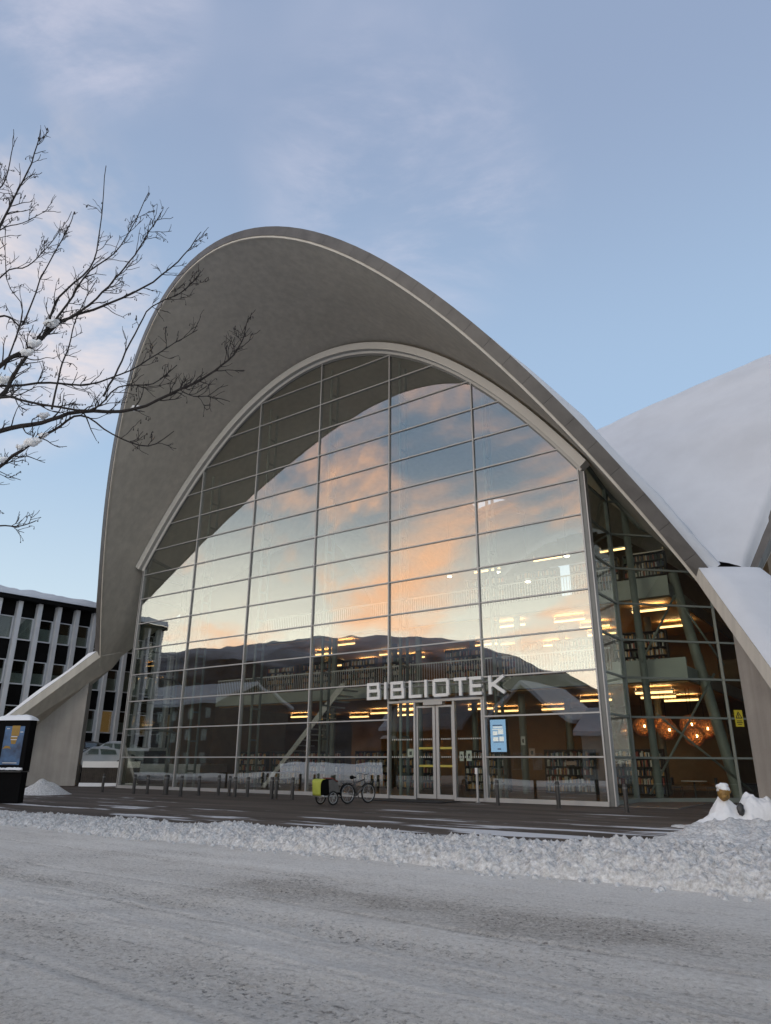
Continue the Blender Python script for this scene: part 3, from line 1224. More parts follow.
def bay(mirror):
    def F(u, e, z):
        return W(30 - u if mirror else u, e, z)
    fr, gl_ = MB(), MB()

    def bar(p0, p1, r):
        p0, p1 = Vector(p0), Vector(p1)
        t = (p1 - p0).normalized()
        ax = t.orthogonal().normalized() if abs(t.z) < .9 else DU
        if abs(t.z) < .9:
            ax = ZV.copy()
            ax = (ax - t * ax.dot(t)).normalized()
        ay = t.cross(ax)
        fr.obox((p0 + p1) / 2, t * ((p1 - p0).length / 2), ax * r, ay * r * 1.3)
    # underside of the roof above a point of the plan
    def roofz(u, e):
        x, y = u - UC, e - EC
        if abs(x) > y:
            x, y = y, abs(x)
            add = .2 * max(0, 1 - (x / y) ** 2)
        else:
            add = 0
        if y <= 21.05:
            return zA(x) - .2 * (21.05 - y) + add
        return zA(x)
    corner = (30.0, -3.4)
    P = [(30.0, -.30), corner] + [(30.0 + s, -3.4 - s) for s in (1.5, 3.15)] + [(34.3, -7.7)]
    P = [(30.0, -.30), corner, (33.35, -6.75), (34.6, -8.0)]
    vert = []
    for (u, e) in P:
        top = max(3, roofz(u, e) - .12)
        vert.append(top)
        bar(F(u, e, 0), F(u, e, top), .055 if (u, e) != corner else .085)
    for k in range(len(P) - 1):
        (u0, e0), (u1, e1) = P[k], P[k + 1]
        NS = 24
        pr = [(u0 + (u1 - u0) * q / NS, e0 + (e1 - e0) * q / NS) for q in range(NS + 1)]
        tz = [max(2.5, roofz(u, e) - .14) for u, e in pr]
        # head following the roof
        for q in range(0, NS, 2):
            bar(F(*pr[q], tz[q]), F(*pr[q + 2], tz[q + 2]), .07)
        for z in bayz:
            ok = [q for q in range(NS + 1) if tz[q] > z + .05]
            if len(ok) < 2:
                continue
            bar(F(*pr[ok[0]], z), F(*pr[ok[-1]], z), .042 if z > .2 else .09)
        g1 = MB()
        pts = [F(*pr[0], .1), F(*pr[-1], .1)] + [F(*pr[q], tz[q]) for q in range(NS, -1, -1)]
        n_ = (F(u1, e1, 0) - F(u0, e0, 0)).cross(ZV).normalized() * .02
        g1.prism(pts, n_)
        panes.append(g1)
    return fr


panes = []
for mirror in (False, True):
    panes.clear()
    fr = bay(mirror)
    sb = fr.build('side_bay', steel, lib)
    for g1 in panes:
        g1.build('glass_pane', glass_clear, sb)
# big slanted tubes and cross bracing just behind the right bay
bt = MB()
bt.tube([W(33.0, -8.3, .05), W(31.4, -8.6, 10.6)], .24, 14)
bt.build('slanted_column', steel, lib, smooth=True, auto=40)
bt = MB()
bt.tube([W(30.5, -4.9, .1), W(30.3, -5.1, 15.5)], .16, 12)
bt.build('corner_column', steel, lib, smooth=True, auto=40)
br = MB()
br.tube([W(30.2, -4.6, .3), W(32.9, -7.3, 5.4)], .05, 8)
br.tube([W(30.7, -5.1, 3.6), W(33.6, -8.0, .4)], .05, 8)
br.tube([W(30.4, -4.8, 5.8), W(31.9, -6.3, 9.0)], .05, 8)
br.tube([W(33.3, -7.7, 5.8), W(31.9, -6.3, 9.0)], .05, 8)
br.build('cross_brace', steel, lib, smooth=True)

# the yellow warning plate on the right bay and notices on the glass
wp = MB()
q0, q1 = Vector((33.50, -6.90)), Vector((33.78, -7.18))
dn = Vector((.7071, .7071))
nv = DU * .7071 + DE * .7071
yel = pmat('yellow_plate', (.62, .50, .03), .5, var=.06)
wp.prism([W(q0.x, q0.y, 3.05) + nv * .06, W(q1.x, q1.y, 3.05) + nv * .06, W(q1.x, q1.y, 3.75) + nv * .06, W(q0.x, q0.y, 3.75) + nv * .06], nv * .015)
wpo = wp.build('warning_sign', yel, label='small yellow warning plate with a black figure beside the right pier', cat='sign', origin=W(q0.x, q0.y, 3.05))
wt = MB()
dt = (W(q1.x, q1.y, 0) - W(q0.x, q0.y, 0)).normalized()
o0 = W(q0.x, q0.y, 3.05) + nv * .077
blk = pmat('black_print', (.02, .02, .02), .6)
tri = [(.06, .36), (.34, .36), (.20, .62)]
for (a, c) in zip(tri, tri[1:] + tri[:1]):
    pa, pc = o0 + dt * a[0] + ZV * a[1], o0 + dt * c[0] + ZV * c[1]
    t = (pc - pa).normalized()
    wt.obox((pa + pc) / 2, t * ((pc - pa).length / 2), nv * .002, t.cross(nv) * .018)
wt.obox(o0 + dt * .20 + ZV * .45, dt * .016, nv * .002, ZV * .07)
for zz, w_ in ((.24, .12), (.17, .14), (.10, .09)):
    wt.obox(o0 + dt * .20 + ZV * zz, dt * w_, nv * .002, ZV * .016)
wt.build('symbol', blk, wpo)

# ------------------------------------------------------------------ the lettering
sg = thing('library_sign', W(22.5, .3, 4.3), 'white raised capital letters reading BIBLIOTEK above the glass entrance', 'sign')
LW = .135


def letter(name, u0, u1, strokes):
    m_ = MB()
    h = .78
    z0 = 4.30 - .006 * (u0 - 19)
    for s_ in strokes:
        (a, c, a2, c2) = s_[:4]
        p0 = W(u0 + (u1 - u0) * a, .30, z0 + h * c)
        p1 = W(u0 + (u1 - u0) * a2, .30, z0 + h * c2)
        t = (p1 - p0)
        L_ = t.length
        t.normalize()
        sd_ = t.cross(DE)
        ext = s_[4] if len(s_) > 4 else LW / 2
        dep = .06 + .0017 * (len(m_.v) // 8)
        m_.obox((p0 + p1) / 2, t * (L_ / 2 + ext), DE * dep, sd_ * (LW / 2))
    m_.build('letter', white_paint, sg)


def inset(w):   # half stroke as a fraction of the letter width
    return LW / 2 / w


def B_(u0, u1):
    k = inset(u1 - u0)
    v = LW / 2 / .78
    letter('B', u0, u1, [(k, v, k, 1 - v), (k, v, 1 - k, v), (k, .52, 1 - k, .52, .03), (k, 1 - v, 1 - k * 1.5, 1 - v, .02), (1 - k, v, 1 - k, .52), (1 - k * 1.6, .52, 1 - k * 1.6, 1 - v)])


def I_(u0, u1):
    v = LW / 2 / .78
    letter('I', u0, u1, [(.5, v, .5, 1 - v)])


v = LW / 2 / .78
B_(18.87, 19.63)
I_(19.87, 20.01)
B_(20.24, 21.0)
k = inset(.68)
letter('L', 21.26, 21.94, [(k, v, k, 1 - v), (k, v, 1 - k, v)])
I_(22.1, 22.24)
k = inset(.84)
letter('O', 22.54, 23.38, [(k, v + .07, k, 1 - v - .07), (1 - k, v + .07, 1 - k, 1 - v - .07), (k + .08, v, 1 - k - .08, v), (k + .08, 1 - v, 1 - k - .08, 1 - v)])
k = inset(.63)
letter('T', 23.64, 24.27, [(k, 1 - v, 1 - k, 1 - v), (.5, v, .5, 1 - v)])
k = inset(.58)
letter('E', 24.42, 25.0, [(k, v, k, 1 - v), (k, v, 1 - k, v), (k, .5, 1 - k * 1.3, .5), (k, 1 - v, 1 - k, 1 - v)])
k = inset(.78)
letter('K', 25.33, 26.11, [(k, v, k, 1 - v), (k * 1.6, .44, 1 - k * 1.5, 1 - v, .05), (k * 2.6, .56, 1 - k * 1.1, v, .05)])
br = MB()
br.fbox(18.9, 26.0, .06, .24, 4.78, 4.83)
br.build('support_rail', alu_dark, sg)

# ------------------------------------------------------------------ interior structure
def ipart(name, m, mat_, **k):
    return m.build(name, mat_, lib, **k)


fl = MB()
fl.fbox(-2, 32.4, -34, -.12, -.01, .035)
ipart('ground_floor', fl, floor_m)
for zt, e_front, uL, uR in ((5.72, -6.2, 1, 32.0), (9.90, -7.4, 4, 31.4)):
    s_ = MB()
    s_.fbox(uL, uR, -33, e_front, zt - .62, zt)
    fs = ipart('floor_slab', s_, slab_m)
    c_ = MB()
    c_.fbox(uL + .1, uR - .1, -32.8, e_front - .25, zt - .70, zt - .624)
    c_.build('wood_ceiling', wood_ceiling, fs)
    uP = uR
    uR = 28.6
    pp = MB()
    pp.fbox(uR + .02, uP, e_front - .12, e_front - .003, zt + .003, zt + .38)
    pp.build('parapet', slab_m, fs)
    rl = MB()
    rl.fbox(uL, uR, e_front - .10, e_front - .05, zt + 1.05, zt + 1.12)
    u = uL
    while u < uR:
        rl.fbox(u, u + .022, e_front - .09, e_front - .06, zt + .02, zt + 1.05)
        u += .16
    rl.build('railing', white_paint, fs)
for (u, e) in ((6, -12), (12, -12), (18, -12), (24, -12), (10, -8.0), (16.5, -8.0), (23.0, -8.0), (29, -12)):
    c_ = MB()
    c_.tube([W(u, e, .04), W(u, e, 9.2)], .19, 14)
    ipart('column', c_, steel, smooth=True, auto=40)
cwl = MB()
cwl.fbox(3, 31, -19.4, -19.0, .04, 9.2)
ipart('core_wall', cwl, dark_wall)


def zin(t):   # roof underside over the side and rear walls
    return zA(t) - .35


bw = MB()
for q in range(30):
    u0, u1 = -1.5 + 33 * q / 30, -1.5 + 33 * (q + 1) / 30
    top = min(zin(u0 - UC), zin(u1 - UC))
    if 11.6 < u0 and u1 < 18.6:
        bw.prism([W(u0, -42.1, 0), W(u1, -42.1, 0), W(u1, -42.1, 15.6), W(u0, -42.1, 15.6)], DE * .3)
        if top > 21.4:
            bw.prism([W(u0, -42.1, 21.4), W(u1, -42.1, 21.4), W(u1, -42.1, top), W(u0, -42.1, top)], DE * .3)
    else:
        bw.prism([W(u0, -42.1, 0), W(u1, -42.1, 0), W(u1, -42.1, zin(u1 - UC)), W(u0, -42.1, zin(u0 - UC))], DE * .3)
ipart('rear_wall', bw, dark_wall)
for u in (-5.8, 35.5):
    sw = MB()
    es_ = [EC - 15 + 28.2 * q / 30 for q in range(31)]
    for e0, e1 in zip(es_, es_[1:]):
        sw.prism([W(u, e0, 0), W(u, e1, 0), W(u, e1, zin(e1 - EC)), W(u, e0, zin(e0 - EC))], DU * .3)
    ipart('side_wall', sw, dark_wall)
st = MB()   # the open stair crossing the hall
for i in range(18):
    st.fbox(8 + i * .32, 8 + (i + 1) * .32 + .05, -5.6, -4.1, .3 + i * .30, .36 + i * .30)
st.prism([W(7.9, -4.05, .1), W(8.2, -4.05, .1), W(14.0, -4.05, 5.5), W(14.0, -4.05, 5.75), W(13.7, -4.05, 5.75)], DE * -.05)
st.build('stair', white_paint, lib)

# lit strip lights hung below the ceilings
warm = emat('warm_tube', (1.0, .58, .22), 2.6)
strip_spots = []
for z, name, ef in ((4.72, 'ground floor', -7.6), (8.86, 'middle floor', -8.6)):
    rl_ = random.Random(int(z * 10))
    for r_, row in enumerate(('front', 'second', 'third', 'rear')):
        n_row = 0
        for k in range(8):
            if rl_.random() < (.50 if k < 4 and z < 6 else .64) and not (k == 7 and r_ in (0, 2)):
                continue
            u = 2.6 + 3.85 * k + .5 * ((r_ + k) % 2)
            strip_spots.append((u, ef - 2.6 * r_ - (.3 if k % 3 == 0 else 0), z, name + ' ceiling in the %s row' % row, n_row))
            n_row += 1
for k, (u, e) in enumerate(((20.5, -9.6), (24.6, -9.2), (28.4, -9.6), (29.6, -11.4))):
    strip_spots.append((u, e, 12.6, 'roof above the top floor', k))
proto = None
fill_light = None
for (u, e, z, name, k) in strip_spots:
    if proto is None:
        proto = thing('strip_light', W(u, e, z), '', 'light', 'strip lights below the library ceilings', rz=AZ)
        h_ = MB()
        h_.box(-.9, .9, -.07, .07, .05, .12)
        h_.box(-.85, -.83, -.01, .01, .12, .32)
        h_.box(.83, .85, -.01, .01, .12, .32)
        o_ = MB.build(h_, 'housing', white_paint)
        o_.parent = proto
        h_ = MB()
        h_.tube([(-.86, 0, .0), (.86, 0, .0)], .05, 8)
        o_ = h_.build('tube', warm)
        o_.parent = proto
        t = proto
    else:
        t = proto.copy()
        COL.objects.link(t)
        for ch in proto.children:
            if ch.type == 'MESH':
                c = ch.copy()
                COL.objects.link(c)
                c.parent = t
        t.location = W(u, e, z)
    if fill_light is None:
        fill_light = bpy.data.lights.new('fill_uplight', 'AREA')  # area lamp added above each tube to brighten the wood ceiling
        fill_light.shape = 'RECTANGLE'
        fill_light.size, fill_light.size_y = 1.6, .10
        fill_light.energy = 13
        fill_light.color = (1.0, .66, .34)
    lo = bpy.data.objects.new('fill_uplight', fill_light)
    COL.objects.link(lo)
    lo.parent = t
    lo.location = (0, 0, .135)
    lo.rotation_euler = (math.pi, 0, 0)
    t['label'] = 'warm strip light under the %s, %s from the left' % (name, ORD[k])
# bright lamps seen high in the hall
for k, (u, e, z) in enumerate(((27.3, -5.0, 11.3), (24.6, -6.2, 10.6), (18.2, -9, 12.4), (21.5, -9, 12.2))):
    t = thing('hall_lamp', W(u, e, z), 'small round lit lamp hanging high in the hall, %s in line from the right' % ['first', 'second', 'last', 'third'][k], 'lamp', 'round lamps high in the hall')
    m_ = MB()
    m_.lathe(W(u, e, z), [(.02, .25), (.16, .2), (.2, .06), (.17, .04)], 14)
    m_.build('lamp_shade', white_paint, t, smooth=True)
    m_ = MB()
    m_.lathe(W(u, e, z), [(.05, -.02), (.12, .0), (.15, .035)], 14)
    m_.build('bulb', emat('lamp_bulb', (1, .86, .62), 7.0), t, smooth=True)
    m_ = MB()
    m_.tube([W(u, e, z + .25), W(u, e, z + 4)], .012, 6)
    m_.build('cord', black_paint, t)

# bookshelves with their rows of books
shelf_n = {}
books = MB()
floors = {'ground floor': .05, 'middle floor': 5.74, 'top floor': 9.92}
for fname, e, specs in (('ground floor', -9.0, (2.0, 5.2, 8.6, 12.4, 15.6, 20.2, 25.0, 28.4)),
                        ('middle floor', -8.8, (4.5, 7.8, 11.3, 14.6, 19.2, 22.5, 26.0, 29.3)),
                        ('top floor', -9.2, (20.5, 23.8, 27.2, 29.9))):
    z0 = floors[fname]
    for k, u in enumerate(specs):
        s_ = MB()
        Lh, Hh = 1.35, 2.15
        if fname == 'top floor' and k == 3: Lh = 1.1
        s_.fbox(u - Lh, u - Lh + .04, e - .35, e, z0, z0 + Hh)
        s_.fbox(u + Lh - .04, u + Lh, e - .35, e, z0, z0 + Hh)
        s_.fbox(u - Lh + .04, u + Lh - .04, e - .35, e - .33, z0, z0 + Hh)
        for i in range(6):
            zz = z0 + .08 + i * .405
            s_.fbox(u - Lh + .04, u + Lh - .04, e - .328, e - .003, zz, zz + .03)
            if i < 5:
                x = u - Lh + .06
                while x < u + Lh - .12:
                    w_ = random.uniform(.03, .075)
                    if random.random() < .93:
                        books.fbox(x, x + w_ - .004, e - .26, e - .04 - random.random() * .03, zz + .031, zz + .031 + random.uniform(.2, .33))
                    x += w_ * (1 if random.random() < .9 else 2.5)
        s_.build('bookshelf', shelf_m, label='dark bookshelf on the %s behind the glass, %s from the left' % (fname, ORD[k]), cat='bookshelf',
                 group='bookshelves inside the library', origin=W(u, e - .17, z0))
books.build('rows_of_books', books_m, kind='stuff', label='rows of coloured book spines filling the library shelves', cat='books')

# round pendant lamps low in the right bay
wick = pmat('wicker', (.50, .24, .12), .6, var=.25, scale=12)
bulb_m = emat('pendant_bulb', (1.0, .62, .26), 24.0)
core_m = new_mat('glowing_fibre')
_m, _N, _L = core_m
_o = _N.new('ShaderNodeOutputMaterial')
_t = _N.new('ShaderNodeBsdfTranslucent')
_t.inputs[0].default_value = (.40, .15, .055, 1)
_L.new(_t.outputs[0], _o.inputs[0])
core_m = _m
pl = [(28.96, -9.0, 3.25, 'leftmost, a little apart on the left'), (29.79, -9.6, 3.32, 'second from left, partly behind its neighbour'), (30.16, -8.8, 3.04, 'third from left, hanging slightly lower'),
      (31.05, -9.5, 3.3, 'third from right, a plainer tan globe'), (31.36, -8.8, 2.74, 'lowest of all, in the right cluster'), (31.8, -9.2, 3.08, 'rightmost of all')]
for k, (u, e, z, lab) in enumerate(pl):
    t = thing('pendant_lamp', W(u, e, z), 'round orange wicker pendant lamp in the right bay, ' + lab, 'pendant lamp', 'round wicker pendant lamps')
    R_ = .45
    m_ = MB()
    bm = bmesh.new()
    bmesh.ops.create_icosphere(bm, subdivisions=3, radius=R_)
    rr = random.Random(k)
    for ed in bm.edges:
        if rr.random() < .88:
            p0, p1 = ed.verts[0].co, ed.verts[1].co
            m_.tube([W(u, e, z) + p0, W(u, e, z) + p1], .021, 4, cap=False)
    bm.free()
    m_.build('lamp_shade', wick, t)
    m_ = MB()
    m_.blob(W(u, e, z), .36, 2, .02)
    m_.build('liner', core_m, t, smooth=True)
    m_ = MB()
    m_.blob(W(u + .16, e + .30, z), .055, 2, 0)
    m_.blob(W(u, e, z), .07, 2, 0)
    m_.build('bulb', bulb_m, t, smooth=True)
    m_ = MB()
    m_.tube([W(u, e, z + R_ - .02), W(u, e, 5.02)], .01, 6)
    m_.build('cord', black_paint, t)
# cafe table and chairs behind the right bay
tb = thing('cafe_table', W(31.2, -8.2, .04), 'pale round cafe table on one foot behind the right bay', 'table')
m_ = MB()
m_.lathe(W(31.2, -8.2, .04), [(.55, .72), (.56, .735), (.55, .75)], 24)
m_.build('tabletop', white_paint, tb)
m_ = MB()
m_.lathe(W(31.2, -8.2, .04), [(.26, 0), (.25, .02), (.035, .04), (.035, .72)], 16)
m_.build('foot', steel_dark, tb)
for k, (du, de_) in enumerate(((-.75, .1), (.7, -.2))):
    c0 = Vector((31.2 + du, -8.2 + de_))
    ch = thing('cafe_chair', W(c0.x, c0.y, .04), 'dark cafe chair on the %s side of the pale round table' % ('near' if k == 0 else 'far'), 'chair', 'cafe chairs')
    m_ = MB()
    m_.fbox(c0.x - .2, c0.x + .2, c0.y - .2, c0.y + .2, .48, .52)
    m_.build('seat', steel_dark, ch)
    m_ = MB()
    s = -1 if du < 0 else 1
    m_.fbox(*sorted((c0.x + s * .19, c0.x + s * .22)), c0.y - .19, c0.y + .19, .60, .92)
    m_.build('backrest', steel_dark, ch)
    for a in (-1, 1):
        for c in (-1, 1):
            m_ = MB()
            hgt = .92 if a == s else .48
            m_.tube([W(c0.x + a * .19, c0.y + c * .18, .04), W(c0.x + a * .18, c0.y + c * .17, hgt)], .014, 6)
            m_.build('leg', steel_dark, ch)

# ------------------------------------------------------------------ lit poster screen and paper notices behind the glass
scr = MB()
scr.fbox(25.03, 25.86, -.26, -.14, 1.86, 3.33)
so = scr.build('poster_screen', black_paint, label='lit blue poster screen standing upright just behind the glass right of the entrance', cat='screen', origin=W(25.5, -.2, 1.86), bevel=.01)
m_ = MB()
m_.fbox(25.08, 25.80, -.139, -.136, 1.95, 3.25)
m_.build('display', emat('screen_blue', (.30, .52, .82), .75), so)
m_ = MB()
for (u0, u1, z0, z1) in ((25.24, 25.76, 2.92, 2.97), (25.22, 25.46, 2.62, 2.78), (25.50, 25.78, 2.66, 2.82), (25.22, 25.50, 2.38, 2.54), (25.56, 25.80, 2.38, 2.56), (25.2, 25.78, 2.84, 2.88)):
    m_.fbox(25.08 + (u0 - 25.09) * .865, 25.08 + (u1 - 25.09) * .865, -.1355, -.134, z0, z1)
m_.build('text_block', emat('screen_white', (.9, .92, .95), .75), so)
m_ = MB()
for (u0, u1, z0, z1) in ((25.22, 25.74, 3.00, 3.04), (25.26, 25.72, 2.59, 2.61), (25.24, 25.78, 2.33, 2.36), (25.52, 25.54, 2.4, 2.5), (25.44, 25.62, 2.04, 2.09)):
    m_.fbox(25.08 + (u0 - 25.09) * .865, 25.08 + (u1 - 25.09) * .865, -.1355, -.134, z0, z1)
m_.build('text_line', emat('screen_dark', (.06, .09, .2), .5), so)
paper = pmat('paper', (.62, .62, .56), .8, var=.03)
for (u, z, w_, h_, lab) in ((21.10, 1.92, .32, .36, 'white paper notice on the left panel of the entrance'),
                            (23.72, 1.78, .20, .38, 'pale notice on the entrance panel right of the doors, the left one of the two'),
                            (24.08, 1.80, .26, .42, 'pale notice with a dark figure right of the doors, the right one of the two'),
                            (26.62, 2.38, .18, .34, 'small pale notice on the glass right of the poster screen'),
                            (26.98, 1.92, .26, .32, 'small pinkish notice resting above the lowest bar of the glass'),
                            (28.6, 1.52, .42, .14, 'narrow tan notice under the lowest bar near the right corner')):
    m_ = MB()
    m_.fbox(u - w_ / 2, u + w_ / 2, -.012, -.008, z - h_ / 2, z + h_ / 2)
    no = m_.build('notice', paper if 'pinkish' not in lab and 'tan' not in lab else pmat('tinted_paper', (.5, .36, .28), .8, var=.1), label=lab, cat='notice', group='paper notices on the glass', origin=W(u, -.01, z))
    if h_ > .3:
        m_ = MB()
        m_.fbox(u - w_ * .2, u + w_ * .2, -.0079, -.006, z - h_ * .25, z + h_ * .2)
        m_.build('print', pmat('grey_print', (.10, .10, .10), .7), no)
m_ = MB()
m_.fbox(20.6, 23.9, .5, 2.3, .0, .022)
mat_o = m_.build('entrance_mat', pmat('mat_fibre', (.03, .028, .027), .95, var=.2, scale=20, bump=.3, bscale=60), label='wide dark mat lying in front of the glass entrance', cat='mat', origin=W(22, 1.4, 0))

# ------------------------------------------------------------------ bollards
bp = thing('bollard', (0, 0, 0), '', 'bollard', 'grey steel bollards before the glass front')
m_ = MB()
m_.lathe((0, 0, -.02), [(.095, 0), (.095, .03), (.072, .035), (.072, .86), (.066, .885), (.03, .895)], 16)
o_ = m_.build('post', bollard_m, smooth=True, auto=40)
o_.parent = bp
m_ = MB()
m_.lathe((0, 0, 0), [(.0745, .70), (.0745, .76)], 16)
o_ = m_.build('band', alu_dark)
o_.parent = bp


def ground_at(x, y, z=0.0):
    v = pray(x, y)
    return EYE + v * ((z - EYE.z) / v.z)


spots = [(102, 792), (133.3, 793.7), (146.9, 793.9), (165.3, 794.3), (180.3, 796.3), (198.4, 795.3), (218, 795.2), (228.8, 795.8), (234.5, 796.8), (247, 796.6), (271.3, 798.6), (275.5, 798.9), (292, 799.5),
         (498, 805), (559, 808), (627, 812)]
for k, (x, y) in enumerate(spots):
    t = bp if k == 0 else copy_tree(bp)
    t.location = ground_at(x, y)
    t.rotation_euler = (random.uniform(-.015, .015), random.uniform(-.015, .015), random.uniform(0, 6))
    sc_ = {3: 1.45, 4: 1.0, 13: 1.0}.get(k, 1.0)
    wd = {3: 1.8, 1: 1.1, 10: 1.2}.get(k, random.uniform(.95, 1.15))
    t.scale = (wd, wd, random.uniform(.97, 1.04))
    if k == 0: lab = 'grey bollard by itself between the left pier and the glass front'
    elif k < 13: lab = 'grey bollard before the left half of the glass, %s of its row from the left' % ORD[k - 1]
    else: lab = ['short grey bollard just right of the entrance doors', 'grey bollard before the glass midway between entrance and right corner', 'grey bollard at the right corner of the glass front'][k - 13]
    t['label'] = lab
p = ground_at(478, 802.5)
t = thing('door_opener_post', p, 'tall slim steel post with a push button right of the doors', 'post')
m_ = MB()
m_.tube([p, p + ZV * 1.32], .055, 14)
m_.lathe(p, [(.1, 0), (.1, .015), (.06, .02)], 16)
m_.build('post', alu, t, smooth=True, auto=40)
m_ = MB()
m_.obox(p + ZV * 1.20 + DE * .06, DU * .055, DE * .02, ZV * .12)
m_.build('button_plate', white_paint, t, bevel=.008)

# ------------------------------------------------------------------ bicycle with trailer
red = pmat('dull_red_cloth', (.20, .05, .035), .8, var=.15)
hi_vis = pmat('yellow_green_cover', (.44, .48, .07), .7, var=.10, scale=5, bump=.2, bscale=9)
grey_cloth = pmat('grey_cloth', (.16, .15, .14), .85, var=.15, scale=6, bump=.2, bscale=10)
rim_m = pmat('bike_rim', (.50, .50, .50), .4, metal=.5, var=.1)
Hh = Vector((.72, .69, 0)).normalized()
Sd = Vector((Hh.y, -Hh.x, 0))          # to the right of travel
rear = ground_at(347.5, 804.0)
bk = thing('bicycle', rear, 'dark bicycle with pale rims hitched to a small trailer before the glass', 'bicycle')


def wheel(parent, c, r, spokes=14, name='wheel', side=None):
    side = side or Sd
    m_ = MB()
    m_.torus(c, side, r - .026, .030, 32, 8)
    w_ = m_.build(name, rubber, parent, smooth=True)
    m_ = MB()
    m_.torus(c, side, r - .068, .015, 32, 6)
    m_.build('rim', rim_m, w_, smooth=True)
    m_ = MB()
    ax = side.orthogonal().normalized()
    ay = side.cross(ax)
    for k in range(spokes):
        a = 2 * math.pi * k / spokes
        m_.tube([c + side * (.025 if k % 2 else -.025), c + (ax * math.cos(a) + ay * math.sin(a)) * (r - .06)], .0045, 4)
    m_.tube([c - side * .06, c + side * .06], .028, 10)
    m_.build('spokes', rim_m, w_)
    return w_


def bp_(a, s_, z):
    return rear + Hh * a + Sd * s_ + ZV * z


R_ = .37
wheel(bk, bp_(0, 0, R_), R_)
wheel(bk, bp_(1.08, 0, R_), R_)
m_ = MB()
BBk, seat_t, head_t, head_b = bp_(.44, 0, .29), bp_(.30, 0, .80), bp_(.86, 0, .90), bp_(.92, 0, .70)
m_.tube([BBk, seat_t], .027)
m_.tube([seat_t + (BBk - seat_t) * .12, head_t + (head_b - head_t) * .1], .027)
m_.tube([BBk, head_b], .034)
m_.tube([head_t, head_b], .02)
for s_ in (-.055, .055):
    m_.tube([bp_(0, s_, R_), BBk + Sd * s_ * .5], .010)
    m_.tube([bp_(0, s_, R_), seat_t + Sd * s_ * .4 - ZV * .08], .010)
    m_.tube([head_b + Sd * s_ * .8, bp_(1.0, s_, .55), bp_(1.08, s_, R_)], .013)
m_.build('frame', pmat('grey_bike_frame', (.10, .095, .09), .4, metal=.2, var=.1), bk, smooth=True)
m_ = MB()
m_.tube([head_t, head_t + ZV * .12 - Hh * .02, head_t + ZV * .16 + Hh * .05], .014)
c_ = head_t + ZV * .16 + Hh * .05
m_.tube([c_ - Sd * .31 - Hh * .12 + ZV * .03, c_ - Sd * .2 + ZV * .02, c_ - Sd * .05, c_ + Sd * .05, c_ + Sd * .2 + ZV * .02, c_ + Sd * .31 - Hh * .12 + ZV * .03], .013)
m_.build('handlebar', steel_dark, bk, smooth=True)
m_ = MB()
m_.tube([seat_t, seat_t + ZV * .13 - Hh * .03], .013)
m_.build('seat_post', steel_dark, bk)
m_ = MB()
c_ = seat_t + ZV * .15 - Hh * .04
m_.tube([c_ - Hh * .13, c_ - Hh * .05 + ZV * .01, c_ + Hh * .06, c_ + Hh * .15], [.06, .075, .035, .018], 10)
m_.build('saddle', black_paint, bk, smooth=True)
m_ = MB()
m_.torus(BBk + Sd * .05, Sd, .085, .012, 20, 6)
m_.tube([BBk + Sd * .06, BBk + Sd * .08 + Hh * .14 - ZV * .09], .011)
m_.tube([BBk - Sd * .06, BBk - Sd * .08 - Hh * .14 + ZV * .09], .011)
m_.obox(BBk + Sd * .13 + Hh * .14 - ZV * .09, Hh * .045, Sd * .045, ZV * .012)
m_.obox(BBk - Sd * .13 - Hh * .14 + ZV * .09, Hh * .045, Sd * .045, ZV * .012)
m_.build('crankset', steel_dark, bk)
m_ = MB()
for s_ in (-.07, .07):
    m_.tube([bp_(-.28, s_, .74), bp_(.16, s_, .74)], .008)
    m_.tube([bp_(-.1, s_, .74), bp_(0, s_, R_)], .008)
for a in (-.28, -.12, .04):
    m_.tube([bp_(a, -.07, .74), bp_(a, .07, .74)], .008)
m_.build('luggage_rack', steel_dark, bk)
for c0, a0, a1 in ((bp_(0, 0, R_), 60, 200), (bp_(1.08, 0, R_), 50, 170)):
    m_ = MB()
    r0, r1 = [], []
    for q in range(13):
        a = math.radians(a0 + (a1 - a0) * q / 12)
        p_ = c0 + (Hh * math.cos(a) + ZV * math.sin(a)) * (R_ + .03)
        r0.append(p_ - Sd * .028)
        r1.append(p_ + Sd * .028)
    m_.grid([r0, r1])
    o_ = m_.build('mudguard', black_paint, bk, smooth=True)
    sm_ = o_.modifiers.new('thickness', 'SOLIDIFY')
    sm_.thickness = .004
m_ = MB()
m_.tube([bp_(.05, .03, .0 + .02), bp_(.16, .06, .30)], .009)
m_.build('kickstand', steel_dark, bk)
# bike cargo trailer
tc_ = rear - Hh * 1.02 - Sd * .02


def tp(a, s_, z):
    return tc_ + Hh * a + Sd * s_ + ZV * z


tr = thing('bicycle_trailer', tc_, 'two wheeled child trailer with a yellow green cover hitched behind the bicycle', 'bike trailer')
for s_ in (-.37, .37):
    wheel(tr, tp(0, s_, .25), .25, 12)
m_ = MB()
for s_ in (-.30, .30):
    m_.tube([tp(-.40, s_, .30), tp(.42, s_, .30)], .018)
for a in (-.40, .0, .42):
    m_.tube([tp(a, -.40 if a == 0 else -.30, .30), tp(a, .40 if a == 0 else .30, .30)], .016)
m_.tube([tp(-.43, -.36, .33), tp(-.43, .36, .33)], .024)
m_.build('frame', rim_m, tr, smooth=True)
m_ = MB()
sec = [(-.42, .34), (-.47, .80), (-.34, .90), (.05, .92), (.30, .78), (.46, .36)]
m_.prism([tp(a, -.27, z) for a, z in sec], Sd * .54)
m_.build('body', black_paint, tr, bevel=.03)
m_ = MB()
m_.prism([tp(a, .272, z) for a, z in ((-.12, .44), (-.16, .88), (.04, .905), (.27, .77), (.40, .44))], Sd * .02)
